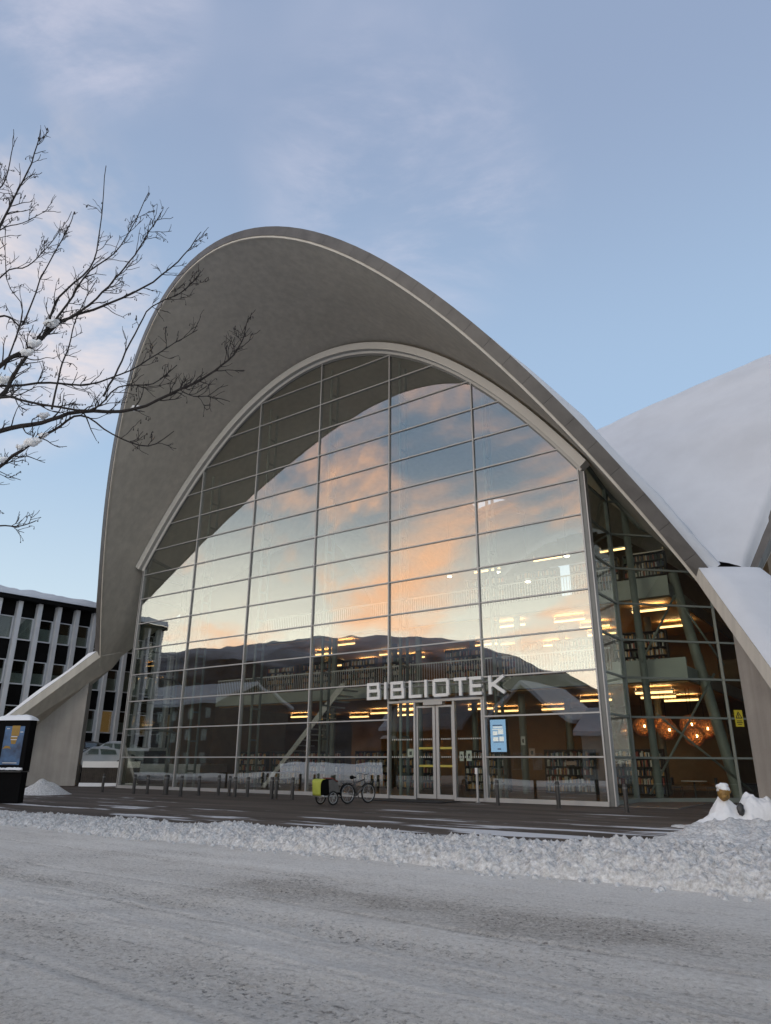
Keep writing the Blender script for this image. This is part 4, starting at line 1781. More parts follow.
m_.build('side_window', grey_cloth, tr)
m_ = MB()
m_.prism([tp(.0, -.275, .93), tp(.30, -.275, .80), tp(.32, -.275, .825), tp(.01, -.275, .96)], Sd * .55)
m_.build('red_trim', red, tr)
# cover draped over the back, a little crumpled
m_ = MB()
rws = []
for i in range(10):
    q = i / 9
    row = []
    for k in range(9):
        s_ = -.29 + .58 * k / 8 * (1 - .0 * q)
        if q < .25:
            a, z = -.30 - .16 * q / .25, .925 - .03 * q / .25
        else:
            a, z = -.475 - .03 * math.sin(q * 3), .895 - .56 * (q - .25) / .75
        fl_ = .012 * noise.noise(Vector((k * .9, i * .7, 3)))
        ss = s_ * (1.0 if q < .35 else .84 + .05 * noise.noise(Vector((i, 2, 2))))
        row.append(tp(a - .02 + fl_, ss, z + .01 * noise.noise(Vector((k, i, 9)))))
    rws.append(row)
m_.grid(rws)
o_ = m_.build('yellow_cover', hi_vis, tr, smooth=True)
o_.modifiers.new('thickness', 'SOLIDIFY').thickness = .012
m_ = MB()
m_.tube([tp(.42, -.1, .30), tp(.70, -.12, .34), rear - Hh * .02 - Sd * .08 + ZV * .37], .014)
m_.build('drawbar', rim_m, tr, smooth=True)

# ------------------------------------------------------------------ advertising pillar at the left
kq = ground_at(17, 803.5)
kf = Vector((.985, -.17, 0)).normalized()     # along its face
kn = Vector((-kf.y * -1, -kf.x, 0))
kn = Vector((kf.y, -kf.x, 0))                 # towards the street
KW, KD, KH = 1.45, .42, 3.02
k0 = kq - kf * KW                             # left front bottom
ks = thing('advertising_pillar', k0 + kf * (KW / 2) - kn * (KD / 2), 'black advertising pillar with a blue and yellow poster and snow on top', 'advertising pillar')


def kp(a, d_, z):
    return k0 + kf * a - kn * d_ + ZV * z


def kbox(m_, a0, a1, d0, d1, z0, z1):
    m_.hexa([kp(a0, d0, z0), kp(a1, d0, z0), kp(a1, d1, z0), kp(a0, d1, z0), kp(a0, d0, z1), kp(a1, d0, z1), kp(a1, d1, z1), kp(a0, d1, z1)])


m_ = MB()
kbox(m_, .03, KW - .03, .04, KD - .04, 0, 1.10)
m_.build('plinth', black_paint, ks, bevel=.01)
m_ = MB()
kbox(m_, 0, KW, 0, KD, 1.14, KH)
m_.build('case', black_paint, ks, bevel=.03)
m_ = MB()
kbox(m_, .0, KW, -.10, KD, 1.10, 1.137)
m_.build('ledge', steel_dark, ks)
m_ = MB()
m_.grid([[kp(KW * (i / 18), -.10 + .10 * q / 4, 1.137 + .13 * math.sin(math.pi * (q + .6) / 5) * (1 + .5 * noise.noise(Vector((i * .6, q, 1))))) for i in range(19)] for q in range(5)])
m_.build('ledge_snow', snow_clean, ks, smooth=True)
m_ = MB()
rws = []
for q in range(9):
    d_ = -.05 + (KD + .10) * q / 8
    row = []
    for i in range(25):
        a = -.05 + (KW + .10) * i / 24
        ed = min(1, min(q, 8 - q) / 2 * .8 + .0, min(i, 24 - i) / 2 * .6)
        row.append(kp(a, d_, KH - .02 + .20 * ed ** .6 * (1 + .25 * noise.noise(Vector((i * .35, q * .4, 4))))))
    rws.append(row)
m_.grid(rws)
m_.build('snow_cap', snow_clean, ks, smooth=True)


def poster_mat():
    m, N, L = new_mat('lit_poster')
    o = N.new('ShaderNodeOutputMaterial')
    p = N.new('ShaderNodeBsdfPrincipled')
    L.new(p.outputs[0], o.inputs[0])
    t = N.new('ShaderNodeTexCoord')
    nz = N.new('ShaderNodeTexNoise')
    nz.inputs['Scale'].default_value = 2.2
    nz.inputs['Detail'].default_value = 3
    L.new(t.outputs['Object'], nz.inputs['Vector'])
    r = N.new('ShaderNodeValToRGB')
    r.color_ramp.elements[0].position = .38
    r.color_ramp.elements[0].color = (.018, .035, .075, 1)
    r.color_ramp.elements[1].position = .66
    r.color_ramp.elements[1].color = (.05, .12, .24, 1)
    L.new(nz.outputs[0], r.inputs[0])
    L.new(r.outputs[0], p.inputs['Base Color'])
    L.new(r.outputs[0], p.inputs['Emission Color'])
    p.inputs['Emission Strength'].default_value = .10
    p.inputs['Roughness'].default_value = .5
    return m


m_ = MB()
kbox(m_, .42, 1.26, -.012, -.003, 1.36, 2.78)
po = m_.build('poster', poster_mat(), ks)
yl = pmat('poster_yellow', (.34, .19, .02), .4, var=.12, scale=7)
m_ = MB()
kbox(m_, .72, 1.06, -.018, -.0125, 2.42, 2.80)
m_.prism([kp(.70, -.0125, 2.40), kp(1.02, -.0125, 2.40), kp(.96, -.0125, 2.12), kp(.78, -.0125, 2.12)], kn * .006)
m_.prism([kp(.44, -.0125, 1.95), kp(.56, -.0125, 2.06), kp(.74, -.0125, 2.04), kp(.80, -.0125, 1.94), kp(.66, -.0125, 1.97)], kn * .006)
m_.build('yellow_shape', yl, po)
m_ = MB()
for z in (2.38, 2.27):
    kbox(m_, .74, 1.0, -.024, -.0185, z, z + .025)
kbox(m_, .50, .62, -.024, -.0125, 2.68, 2.70)
kbox(m_, 1.10, 1.22, -.024, -.0125, 2.55, 2.575)
kbox(m_, .55, 1.15, -.024, -.0125, 1.42, 1.445)
m_.build('text_line', white_paint, po)

# heap of shovelled snow against the left pier
hp = ground_at(42, 794)
m_ = MB()
rws = []
for i in range(28):
    row = []
    for k in range(28):
        x, y = (i / 27 - .5) * 2, (k / 27 - .5) * 2
        r_ = math.hypot(x, y)
        h = max(0, 1 - r_) * .72 * (1 + .25 * noise.noise(Vector((x * 3, y * 3, 2))))
        row.append(hp + Vector((x * 1.35, y * 1.2, h - .02)))
    rws.append(row)
m_.grid(rws)
m_.build('snow_heap', snow_lump, smooth=True, kind='stuff', label='small pointed heap of shovelled snow at the foot of the left pier', cat='snow heap', origin=hp)

# ------------------------------------------------------------------ snow covered seated statue by the right pier
sp = ground_at(727, 823) 
stt = thing('snow_covered_statue', sp, 'seated figure buried in snow with a golden brown face by the right pier', 'statue')
m_ = MB()


def mound(x, y):
    hs = []
    for cx, cy, h, rx, ry, pw in ((.04, .06, .80, .66, .55, 1.25), (.95, .0, .78, .85, .6, .5), (-.42, -.05, .26, .50, .4, .6), (.45, -.12, .50, .55, .5, .7), (1.45, .1, .48, .7, .5, .6)):
        r_ = math.hypot((x - cx) / rx, (y - cy) / ry)
        hs.append(h * max(0, 1 - r_ * r_) ** pw)
    k_ = 16
    h = math.log(sum(math.exp(k_ * q) for q in hs)) / k_ - math.log(5) / k_
    return h + .20 * fbm(Vector((x * 2.3, y * 2.3, 4)), 5, .5) * min(1, max(0, h) * 6) - .03


m_.grid([[sp + Vector((x, y, mound(x, y))) for x in [-1.0 + 3.2 * i / 100 for i in range(101)]] for y in [-.75 + 1.5 * k / 50 for k in range(51)]])
m_.build('snow_body', snow_clean, stt, smooth=True)
bronze = pmat('golden_brown_bronze', (.34, .19, .045), .55, var=.25, scale=9, bump=.3, bscale=20)
hd = sp + Vector((-.02, -.10, .74))
m_ = MB()
m_.blob(hd, 0.165, 3, .10, 2.0, 1.0, (.92, .95, 1.12))
m_.blob(hd + 1.3 * Vector((-.06, -.12, -.055)), 0.085, 3, .05, 2, 4.0, (1, 1, .8))     # muzzle
m_.blob(hd + 1.3 * Vector((.13, .02, .05)), 0.058, 2, .05)
m_.build('head', bronze, stt, smooth=True)
m_ = MB()
m_.blob(hd + 1.3 * Vector((.01, .02, .12)), 0.15, 3, .55, 2.0, 5.0, (1.05, 1, .85))
m_.build('snow_cap', snow_clean, stt, smooth=True)
m_ = MB()
m_.blob(sp + Vector((.27, -.34, .36)), 0.15, 3, .35, 2.5, 6.0, (.65, .4, 1.05))
m_.blob(sp + Vector((1.05, -.42, .18)), 0.11, 3, .3, 2.5, 7.0, (1.2, .5, .45))
m_.build('bare_patch', steel_dark, stt, smooth=True)

# ------------------------------------------------------------------ office block behind at the left
OD = Vector((math.sin(math.radians(41)), math.cos(math.radians(41)), 0))
ON = Vector((OD.y, -OD.x, 0))            # out of the facade, towards the library
OB = at_y(50, 740, 60.0)
OB.z = 0
ob = thing('office_building', OB, 'grey office block with white upright fins, dark spandrels and a snowy roof edge', 'office building')


def op(a, d_, z):
    return OB + OD * a + ON * d_ + ZV * z


def obox_(m_, a0, a1, d0, d1, z0, z1):
    m_.hexa([op(a0, d0, z0), op(a0, d1, z0), op(a1, d1, z0), op(a1, d0, z0), op(a0, d0, z1), op(a0, d1, z1), op(a1, d1, z1), op(a1, d0, z1)])


spandrel = pmat('dark_spandrel', (.009, .008, .008), .8, var=.2, scale=1, spec=.1)
fin_m = pmat('white_fin', (.74, .74, .75), .7, var=.06, scale=1.2, streak=.1)
curt = pmat('pale_curtain', (.50, .52, .49), .9, var=.15, scale=4, stretch=(4, 4, .2))
AS, AE = -22.0, 34.0
HT = 13.9
m_ = MB()
obox_(m_, AS, AE, -12, -.42, 2.7, HT)
m_.build('wall', spandrel, ob)
m_ = MB()
obox_(m_, AS, AE, -12, -1.6, 0, 2.69)
m_.build('ground_storey', pmat('dark_base', (.10, .10, .10), .8), ob)  # plain dark grey for the set-back ground storey
m_ = MB()
obox_(m_, AS - .3, AE + .3, -12.2, .55, HT, HT + .30)
m_.build('roof', spandrel, ob)
m_ = MB()
rws = []
for q in range(8):
    d_ = .62 - 12.4 * (q / 7) ** 2.2
    rws.append([op(AS - .3 + (AE - AS + .6) * i / 150, d_, HT + .32 + (.0 if q == 0 else .50 + .22 * noise.noise(Vector((i * .25, q, 1))) + .1 * noise.noise(Vector((i * .9, q, 5)))) + (.25 * (q / 7))) for i in range(151)])
m_.grid(rws)
m_.build('roof_snow', snow_roof, ob, smooth=True)
m_ = MB()
obox_(m_, AS, AE, -.42, .12, 2.45, 2.72)
m_.build('sill_band', fin_m, ob)
FS = 1.62
nf = int((AE - AS) / FS)
storeys = [(9.95, 13.35), (6.45, 9.95), (2.75, 6.45)]
storeys = [(9.75, 13.2), (6.25, 9.75), (2.75, 6.25)]
for k in range(nf + 1):
    a = AS + k * FS
    if op(a, 0, 0).y < 36 or a > 14:
        continue
    m_ = MB()
    obox_(m_, a - .17, a + .17, -.42, .16, 2.72, HT - .03)
    m_.build('fin', fin_m, ob)
wn_i = 0
for k in range(nf):
    a = AS + k * FS
    if op(a, 0, 0).y < 38 or a > 12:
        continue
    for si, (z0, z1) in enumerate(storeys):
        m_ = MB()
        w0, w1, h0, h1 = a + .20, a + FS - .20, z0 + 1.05, z1 - .55
        obox_(m_, w0, w0 + .07, -.42, -.30, h0, h1)
        obox_(m_, w1 - .10, w1, -.42, -.26, h0, h1)
        obox_(m_, w0 + .07, w1 - .10, -.42, -.30, h0, h0 + .10)
        obox_(m_, w0 + .07, w1 - .10, -.42, -.30, h1 - .07, h1)
        wf = m_.build('window', fin_m, ob)
        m_ = MB()
        obox_(m_, w0 + .07, w1 - .10, -.385, -.375, h0 + .10, h1 - .07)
        m_.build('pane', glass_office, wf)
        rr = random.random()
        m_ = MB()
        if si == 2 and rr < .35:
            obox_(m_, w0 + .07, w1 - .10, -.405, -.40, h0 + .10, h1 - .07)
            m_.build('lit_blind', emat('lit_blind', (1.0, .55, .2), .10), wf)
        elif rr < .88:
            cut = random.choice((.5, .45, .6, 1.0))
            obox_(m_, w0 + .07, w1 - .10, -.405, -.40, h0 + .10, h0 + .1 + (h1 - h0 - .17) * cut)
            m_.build('blind', curt, wf)

# ------------------------------------------------------------------ parked cars and the board fence between pier and glass
def car(name, loc, rz, paint, label, snow):
    t = thing(name, (0, 0, 0), label, 'car', 'cars parked behind the board fence')
    W2 = .88
    prof = [(-2.15, .32), (-2.2, .62), (-2.05, .86), (-1.2, .95), (-.55, 1.38), (.55, 1.46), (1.35, 1.30), (1.95, .98), (2.15, .90), (2.2, .40), (2.1, .28)]
    m_ = MB()
    secs = []
    for y, k in ((-W2, .0), (-W2 + .04, 1), (W2 - .04, 1), (W2, 0)):
        row = []
        for x, z in prof:
            inn = max(0, (z - .95)) * .42
            yy = y - math.copysign(inn, y)
            row.append(Vector((x * (1 if k else .985), yy, z if k else z * .97 + .015)))
        secs.append(row)
    n_ = len(prof)
    vs = [p for r in secs for p in r]
    fs = []
    for i in range(3):
        for k in range(n_):
            k2 = (k + 1) % n_
            fs.append((i * n_ + k, i * n_ + k2, (i + 1) * n_ + k2, (i + 1) * n_ + k))
    fs.append(tuple(range(n_))[::-1])
    fs.append(tuple(3 * n_ + k for k in range(n_)))
    m_.add(vs, fs)
    o_ = m_.build('body', paint, smooth=True, auto=35)
    o_.parent = t
    for sgn in (-1, 1):
        m_ = MB()
        for x0, x1 in ((-.95, -.05), (.03, 1.15)):
            pts = []
            for x, z in ((x0 + .1, .98), (x1, .98), (x1 - (.12 if x0 > 0 else .0), 1.34 if x0 < 0 else 1.28), (x0 + (.40 if x0 < 0 else .02), 1.34)):
                pts.append((x, sgn * (W2 + .012 - max(0, z - .95) * .42), z))
            m_.prism(pts, (0, -sgn * .02, 0))
        o_ = m_.build('window', glass_office, None)
        o_.parent = t
        for x in (-1.35, 1.35):
            m_ = MB()
            m_.torus((x, sgn * (W2 - .09), .32), (0, 1, 0), .235, .088, 24, 8)
            w_ = m_.build('wheel', rubber, smooth=True)
            w_.parent = t
            m_ = MB()
            m_.lathe((x, sgn * (W2 - .02) - .03, .32), [(.20, 0), (.20, .05), (.05, .06)], 14, axis=(0, 1, 0))
            r_ = m_.build('rim', alu)
            r_.parent = w_
    m_ = MB()
    m_.prism([(-1.13, -.66, 1.0), (-1.13, .66, 1.0), (-.62, .56, 1.36), (-.62, -.56, 1.36)], (-.02, 0, .02))
    m_.prism([(1.44, -.58, 1.28), (1.44, .58, 1.28), (1.9, .68, 1.03), (1.9, -.68, 1.03)], (.02, 0, .02))
    o_ = m_.build('windscreen', glass_office)
    o_.parent = t
    for y in (-.62, .62):
        m_ = MB()
        m_.obox(Vector((-2.13, y, .72)), Vector((.05, 0, 0)), Vector((0, .17, 0)), Vector((0, 0, .06)))
        o_ = m_.build('headlight', white_paint, bevel=.02)
        o_.parent = t
    m_ = MB()
    for y in (-1, 1):
        m_.obox(Vector((-.75, y * .98, 1.02)), Vector((.05, 0, 0)), Vector((0, .09, 0)), Vector((0, 0, .06)))
    o_ = m_.build('mirror', paint, bevel=.02)
    o_.parent = t
    if snow:
        m_ = MB()
        m_.grid([[(-.5 + 1.2 * i / 10, -.6 + 1.2 * k / 8, 1.40 + (.06 * (i / 10)) + .07 * min(1, min(i, 10 - i, k, 8 - k) * .7)) for k in range(9)] for i in range(11)])
        m_.grid([[(-2.1 + .95 * i / 8, -.75 + 1.5 * k / 8, .84 + .12 * i / 8 + .06 * min(1, min(i, 8 - i, k, 8 - k) * .7)) for k in range(9)] for i in range(9)])
        o_ = m_.build('snow_cover', snow_clean, smooth=True)
        o_.parent = t
    t.location = loc
    t.rotation_euler = (0, 0, rz)
    return t


silver = pmat('silver_paint', (.42, .43, .45), .3, metal=.4, var=.04)
white_car = pmat('white_car_paint', (.62, .63, .65), .3, var=.04)
dark_car = pmat('dark_car_paint', (.03, .032, .04), .25, var=.1)
fence_d = OD
cz = .62
c1 = at_y(112, 752, 53.5)
c1.z = cz + .75
car('parked_car', c1, math.radians(22), silver, 'silver parked car seen between the left pier and the glass front', True)
c2 = at_y(97, 757, 51.0)
c2.z = cz + .35
car('parked_car', c2, math.radians(28), white_car, 'white snow covered parked car, low in front of the silver one', True)
c3 = at_y(84, 750, 57.5)
c3.z = cz + .9
car('parked_car', c3, math.radians(20), dark_car, 'dark parked car behind the other two, half hidden by the left pier', False)
m_ = MB()
m_.hexa([c1 + Vector(p) - ZV * .62 + ZV * 0 for p in ((-7, -2.2, 0), (7, -2.2, 0), (7, 8, 0), (-7, 8, 0), (-7, -2.2, .60), (7, -2.2, .60), (7, 8, .60), (-7, 8, .60))])
m_.build('car_park', pmat('car_park_snow', (.6, .6, .62), .9, var=.1), kind='structure')
f0, f1 = at_y(82, 770, 48.6), at_y(140, 767, 48.2)
f0.z = f1.z = 0
fd = (f1 - f0).normalized()
fnn = Vector((fd.y, -fd.x, 0))
fo = thing('board_fence', f0, 'low fence of dark upright boards with a snowy white top board', 'fence')
m_ = MB()
Lf = (f1 - f0).length
a = 0.0
while a < Lf - .12:
    p_ = f0 + fd * (a + .065)
    m_.obox(p_ + ZV * .62, fd * .058, fnn * (.014 + .004 * random.random()), ZV * .50)
    a += .13
m_.build('boards', pmat('dark_boards', (.06, .048, .038), .8, var=.25, scale=3, streak=.2), fo)
m_ = MB()
m_.obox(f0 + fd * (Lf / 2) + ZV * 1.32 - fnn * .0, fd * (Lf / 2), fnn * .05, ZV * .19)
m_.build('top_board', white_paint, fo)
m_ = MB()
m_.obox(f0 + fd * (Lf / 2) + ZV * .08 + fnn * .06, fd * (Lf / 2), fnn * .12, ZV * .12)
m_.build('base_snow', snow_clean, fo)

# ------------------------------------------------------------------ the bare tree at the left
TD = 9.0
tree = thing('bare_tree', (-7.6, 9.4, 0), 'bare dark tree reaching in from the left with a few snow clumps', 'tree')
br_m = MB()
tips = []


def limb(pts, r0, r1, d0, d1, twigs, rnd, lvl=0):
    """pts: world points"""
    n_ = len(pts)
    # smooth by Catmull-Rom
    P = []
    for i in range(n_ - 1):
        p0, p1, p2, p3 = pts[max(0, i - 1)], pts[i], pts[i + 1], pts[min(n_ - 1, i + 2)]
        for q in range(4):
            t = q / 4
            P.append(.5 * ((2 * p1) + (p2 - p0) * t + (2 * p0 - 5 * p1 + 4 * p2 - p3) * t * t + (3 * p1 - p0 - 3 * p2 + p3) * t ** 3))
    P.append(pts[-1])
    m_ = len(P)
    P = [p + Vector((noise.noise(p * 5 + Vector((rnd, 0, 0))), noise.noise(p * 5 + Vector((0, rnd, 7))), noise.noise(p * 5 + Vector((3, 0, rnd))))) * .02 for p in P]
    rr = [r0 + (r1 - r0) * (i / (m_ - 1)) ** .8 for i in range(m_)]
    rr = [r * 1.12 + .0004 for r in rr]
    br_m.tube(P, rr, 6 if r0 > .012 else 4)
    L_ = sum((P[i + 1] - P[i]).length for i in range(m_ - 1))
    R = random.Random(rnd)
    for k in range(twigs):
        f = R.uniform(.22, .98) if lvl == 0 else R.uniform(.3, .97)
        i = min(m_ - 2, int(f * (m_ - 1)))
        t = (P[i + 1] - P[i]).normalized()
        side = t.orthogonal().normalized()
        side.rotate(Matrix.Rotation(R.uniform(0, 6.28), 3, t))
        ang = R.uniform(.5, 1.05)
        d_ = (t * math.cos(ang) + side * math.sin(ang))
        d_ = (d_ + Vector((.12, 0, .22 if R.random() < .75 else -.15))).normalized()
        ln = R.uniform(.18, .62) * (1.0 - .45 * f) * (1 if lvl == 0 else .5)
        ln = max(ln, .09)
        q = [P[i]]
        dd = d_.copy()
        steps = 5
        for s_ in range(steps):
            dd = (dd + Vector((R.gauss(0, .16), R.gauss(0, .16), R.gauss(.07, .16)))).normalized()
            q.append(q[-1] + dd * (ln / steps))
        tr0 = max(.0042, rr[i] * .45 if lvl == 0 else .0045)
        tr0 = min(tr0, .011)
        if lvl < 1:
            limb(q, tr0, .0032, 0, 0, R.choice((1, 2, 3, 4)), R.randrange(99999), lvl + 1)
        else:
            br_m.tube(q, [tr0 + (.003 - tr0) * s_ / steps for s_ in range(steps + 1)], 4)
        tips.append((q[-1], dd, R.random()))
    tips.append((P[-1], (P[-1] - P[-2]).normalized(), .3))


def zp(*q, d=9.0, dd=0.0):   # zoomed sketch points to world points
    n_ = len(q)
    return [at_y(x / 2.227, 100 + y / 2.227, d + dd * i / max(1, n_ - 1)) for i, (x, y) in enumerate(q)]


base_l = Vector((-7.6, 9.4, 3.4))
trunk = MB()
tp_ = [Vector((-7.6, 9.4, -.05)), Vector((-7.6, 9.42, .4)), Vector((-7.55, 9.4, 1.6)), Vector((-7.5, 9.3, 2.8)), Vector((-7.4, 9.2, 3.6)), Vector((-7.35, 9.3, 4.8)), Vector((-7.2, 9.4, 6.2)), Vector((-7.3, 9.5, 7.6)), Vector((-7.1, 9.5, 9.0))]
trunk.tube(tp_, [.21, .165, .15, .14, .125, .10, .075, .05, .02], 14)
trunk.build('trunk', bark, tree, smooth=True)
LM = [
    (zp((-260, 830), (-120, 780), (0, 738), (90, 718), (180, 694), (300, 688), (400, 645), (480, 602), (530, 555), (548, 500), d=9.2, dd=-.9), .042, .006, 26),
    (zp((-260, 900), (-100, 700), (0, 590), (70, 552), (130, 498), (170, 480), (250, 450), (340, 405), (410, 345), (447, 293), d=9.2, dd=.5), .040, .005, 26),
    (zp((-260, 860), (-90, 720), (0, 660), (35, 605), (70, 552), (100, 520), (130, 440), (200, 375), (222, 290), (237, 145), d=9.2, dd=.1), .036, .005, 24),
    (zp((100, 520), (150, 455), (200, 380), (270, 325), (330, 205), d=9.25, dd=.4), .018, .005, 16),
    (zp((140, 495), (200, 455), (255, 400), (300, 345), (340, 280), (360, 250), d=9.25, dd=-.3), .018, .005, 16),
    (zp((-240, 560), (-80, 430), (-10, 300), (30, 220), (70, 140), (90, 68), d=8.8, dd=-.3), .026, .005, 16),
    (zp((-240, 620), (-100, 520), (10, 480), (50, 500), (90, 400), (150, 290), (165, 250), d=9.6, dd=.4), .020, .005, 14),
    (zp((-240, 700), (-60, 640), (0, 638), (110, 630), (200, 632), (290, 602), (370, 553), (440, 512), d=9.6, dd=.5), .026, .005, 22),
    (zp((-200, 700), (0, 662), (60, 672), (200, 690), (262, 640), (340, 632), (392, 590), d=8.8, dd=-.4), .020, .005, 18),
    (zp((-200, 960), (-60, 850), (0, 812), (60, 770), (120, 735), (180, 702), (250, 744), (330, 770), (386, 738), d=8.7, dd=.2), .028, .005, 14),
    (zp((-200, 1000), (-60, 955), (0, 950), (40, 950), (80, 938), d=8.9, dd=.2), .014, .005, 5),
    (zp((-120, 800), (-40, 815), (0, 828), (45, 845), d=8.9, dd=.2), .010, .004, 4),
    (zp((115, 690), (135, 600), (155, 545), (172, 480), (215, 400), d=9.1, dd=.2), .014, .005, 12),
    (zp((-150, 420), (-40, 340), (0, 290), (50, 275), (105, 245), d=9.4, dd=-.4), .014, .004, 9),
    (zp((-150, 300), (-40, 210), (5, 190), (25, 120), (30, 65), d=9.2, dd=.2), .016, .004, 8),
    (zp((230, 660), (262, 600), (300, 520), (340, 460), (400, 430), (440, 395), d=9.0, dd=.5), .014, .005, 12),
    (zp((400, 645), (430, 660), (470, 660), (512, 672), d=8.4, dd=.1), .008, .004, 5),
    (zp((-150, 560), (0, 395), (60, 370), (105, 330), (160, 250), d=9.8, dd=.2), .014, .004, 10),
    (zp((10, 600), (50, 470), (15, 400), (12, 280), d=9.5, dd=.3), .012, .004, 10),
]
for i, (pts, r0, r1, tw) in enumerate(LM):
    limb(pts, r0, r1, 0, 0, int(tw * 1.35), 100 + i * 17)
# the first points join the trunk
for i in (0, 1, 2, 5, 6, 7, 8, 9, 10, 13, 14, 17):
    p_ = LM[i][0][0]
    zt = max(2.6, min(8.2, p_.z - .6))
    c = min(tp_, key=lambda q: abs(q.z - zt))
    br_m.tube([c, c.lerp(p_, .5) + Vector((0, 0, .06)), p_], [LM[i][1] * 1.35, LM[i][1] * 1.15, LM[i][1]], 8)
# dry seed tufts hanging at the tips
R = random.Random(4)
for p_, d_, q in tips:
    if q < .25:
        for _ in range(R.choice((1, 1, 2, 3))):
            a = p_ + Vector((R.gauss(0, .025), R.gauss(0, .025), R.gauss(-.02, .025)))
            br_m.tube([p_, a, a - ZV * R.uniform(.015, .045)], [.003, .003, .009], 4)
br_m.build('crown', bark, tree)
for (x, y, w_, d) in ((112, 500, .13, 9.15), (75, 545, .12, 9.1), (58, 565, .11, 9.15), (8, 626, .12, 9.3), (95, 706, .10, 9.0), (70, 765, .13, 8.75), (95, 750, .08, 8.75), (45, 776, .08, 8.72), (2, 805, .09, 8.7), (300, 690, .08, 8.75)):
    p_ = at_y(x / 2.227, 100 + y / 2.227, d)
    m_ = MB()
    m_.blob(p_ + ZV * .02, w_ * .62, 3, .5, 1.7, x * .1, (1.15, .9, .72))
    m_.blob(p_ + ZV * .03 + Vector((w_ * .55, 0, w_ * .12)), w_ * .40, 3, .5, 1.7, x * .2, (1.1, .9, .75))
    m_.build('snow_clump', snow_clean, tree, smooth=True)

# ------------------------------------------------------------------ the other side of the street, seen mirrored in the glass
hill_m = pmat('winter_hillside', (.022, .019, .018), .95, scale=.03, col2=(.085, .078, .08), detail=10, spec=0)
_N, _L = hill_m.node_tree.nodes, hill_m.node_tree.links
_p = next(n_ for n_ in _N if n_.type == 'BSDF_PRINCIPLED')
_old = _p.inputs['Base Color'].links[0].from_socket
_t = _N.new('ShaderNodeTexCoord')
_s = _N.new('ShaderNodeSeparateXYZ')
_L.new(_t.outputs['Object'], _s.inputs[0])
_n = _N.new('ShaderNodeTexNoise')
_n.inputs['Scale'].default_value = .012
_n.inputs['Detail'].default_value = 9
_L.new(_t.outputs['Object'], _n.inputs['Vector'])
_a = _N.new('ShaderNodeMath')
_a.operation = 'MULTIPLY_ADD'
_L.new(_n.outputs[0], _a.inputs[0])
_a.inputs[1].default_value = 260.0
_L.new(_s.outputs[2], _a.inputs[2])
_r = _N.new('ShaderNodeMapRange')                 # bare snow above the tree line
_r.inputs[1].default_value = 270.0
_r.inputs[2].default_value = 400.0
_L.new(_a.outputs[0], _r.inputs[0])
_m = _N.new('ShaderNodeMix')
_m.data_type = 'RGBA'
_L.new(_r.outputs[0], _m.inputs[0])
_L.new(_old, _m.inputs[6])
_m.inputs[7].default_value = (.40, .39, .42, 1)
_L.new(_m.outputs[2], _p.inputs['Base Color'])
b = MB()
rws = []
prof = [(-50, 6.0), (-75, 7.0), (-90.5, 8.2), (-96.4, 9.1), (-102.6, 10.0), (-110.8, 10.2), (-114.8, 10.0), (-118.8, 9.0), (-123.3, 6.7), (-126.9, 5.0), (-135, 3.2), (-150, 4.5), (-175, 6.0), (-200, 5.0)]


def ridge(az):
    for (a0, e0), (a1, e1) in zip(prof, prof[1:]):
        if a1 <= az <= a0:
            q = (a0 - az) / (a0 - a1)
            return e0 + (e1 - e0) * q
    return 4


for k in range(26):
    q = k / 25
    row = []
    for i in range(301):
        az = -50 - 150 * i / 300
        dist = 700 + 900 * q
        hmax = math.tan(math.radians(ridge(az))) * 1600
        hh = hmax * (q ** .85) * (1 + (1 - q) * .6 * noise.noise(Vector((i * .08, k * .25, 0))))
        hh += 5 * noise.noise(Vector((i * .35, k * .5, 4))) * q + 2.2 * noise.noise(Vector((i * 1.3, k * .9, 4))) * q
        a = math.radians(az)
        row.append((math.sin(a) * dist, math.cos(a) * dist, hh - 3))
    rws.append(row)
rws.append([(p[0] * 1.25, p[1] * 1.25, -3) for p in rws[-1]])
b.grid(rws)
b.build('hills', hill_m, smooth=True, kind='structure')


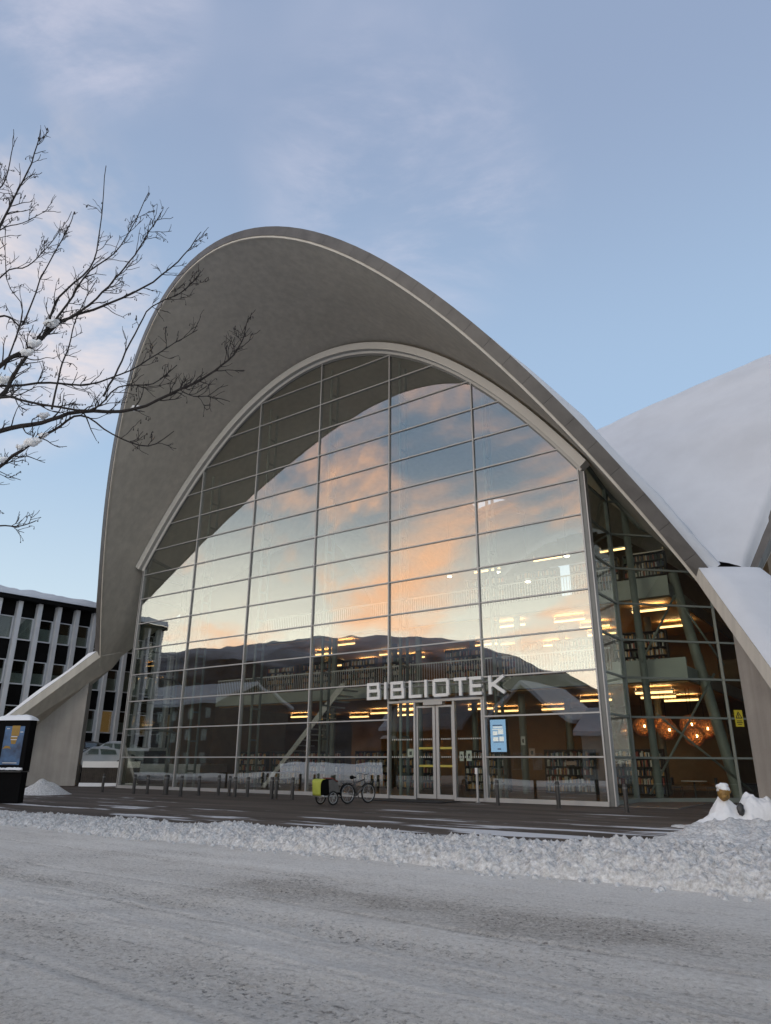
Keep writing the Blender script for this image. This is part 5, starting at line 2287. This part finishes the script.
def house(name, u0, u1, e0, e1, wall_h, ridge_h, along_u, wall_m, label, nwin, lit=False):
    t = thing(name, W((u0 + u1) / 2, (e0 + e1) / 2, 0), label, 'house')
    m_ = MB()
    m_.fbox(u0, u1, e0, e1, 0, wall_h)
    um, em = (u0 + u1) / 2, (e0 + e1) / 2
    if along_u:
        for u, s_ in ((u0 + .02, 1), (u1 - .02, -1)):
            m_.prism([W(u, e0, wall_h), W(u, e1, wall_h), W(u, em, ridge_h)], DU * (.25 * s_))
    else:
        for e, s_ in ((e0 + .02, 1), (e1 - .02, -1)):
            m_.prism([W(u0, e, wall_h), W(u1, e, wall_h), W(um, e, ridge_h)], DE * (.25 * s_))
    m_.build('wall', wall_m, t)
    m_ = MB()
    o_ = .6
    if along_u:
        for e in (e0 - o_, e1 + o_):
            m_.prism([W(u0 - o_, e, wall_h - .25), W(u0 - o_, em, ridge_h + .03), W(u0 - o_, em, ridge_h + .5), W(u0 - o_, e, wall_h + .2)], DU * (u1 - u0 + 2 * o_))
    else:
        for u in (u0 - o_, u1 + o_):
            m_.prism([W(u, e0 - o_, wall_h - .25), W(um, e0 - o_, ridge_h + .03), W(um, e0 - o_, ridge_h + .5), W(u, e0 - o_, wall_h + .2)], DE * (e1 - e0 + 2 * o_))
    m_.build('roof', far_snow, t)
    for k in range(nwin):
        u = u0 + (u1 - u0) * (k + .5) / nwin
        fl_n = max(1, int(wall_h // 3))
        for f in range(fl_n):
            z = 1.0 + f * 3.0
            m_ = MB()
            m_.fbox(u - .55, u + .55, e0 - .06, e0 - .003, z, z + 1.4)
            w_ = m_.build('window', frame_g, t)
            m_ = MB()
            m_.fbox(u - .47, u + .47, e0 - .07, e0 - .062, z + .08, z + 1.32)
            m_.build('pane', glass_office if not (lit and k % 2) else emat('lit_window', (1, .6, .25), .35), w_)
    return t


far_snow = pmat('far_roof_snow', (.46, .46, .48), .9, var=.12, scale=.5)  # greyer snow tone for the roofs of the mirrored houses
frame_g = pmat('grey_window_frame', (.2, .2, .2), .7)
wood_d = pmat('ochre_boards', (.13, .085, .045), .8, var=.2, scale=2, stretch=(6, 6, .3))
grey_w = pmat('grey_render', (.07, .065, .06), .85, var=.1)
pale_w = pmat('pale_boards', (.34, .32, .28), .8, var=.1)
house('gabled_house', 1.5, 10.5, 46, 58, 5.6, 9.6, False, wood_d, 'ochre gabled wooden house with a snowy roof, mirrored right of the sign', 4)
house('long_house', 12.5, 24.0, 45, 54, 4.2, 6.6, True, pale_w, 'long low house with a snowy roof, mirrored behind the poster screen', 5)
house('wooden_house', -17, -5.5, 52, 62, 5.6, 9.4, True, grey_w, 'grey wooden house with a wide snowy roof, mirrored left of the sign', 5)
house('apartment_house', -66, -37, 40, 54, 9.2, 12.4, True, grey_w, 'grey apartment house with a snowy roof, mirrored at the left end of the glass', 9)
house('sky_blocking_house', 64, 104, -12, 12, 17, 24, True, pmat('dark_brick', (.085, .055, .045), .9, var=.15, scale=6), 'tall dark brick house with a snowy roof, added to block sky in the right bay', 12)  # added out of view to keep sky glare out of the right bay glass
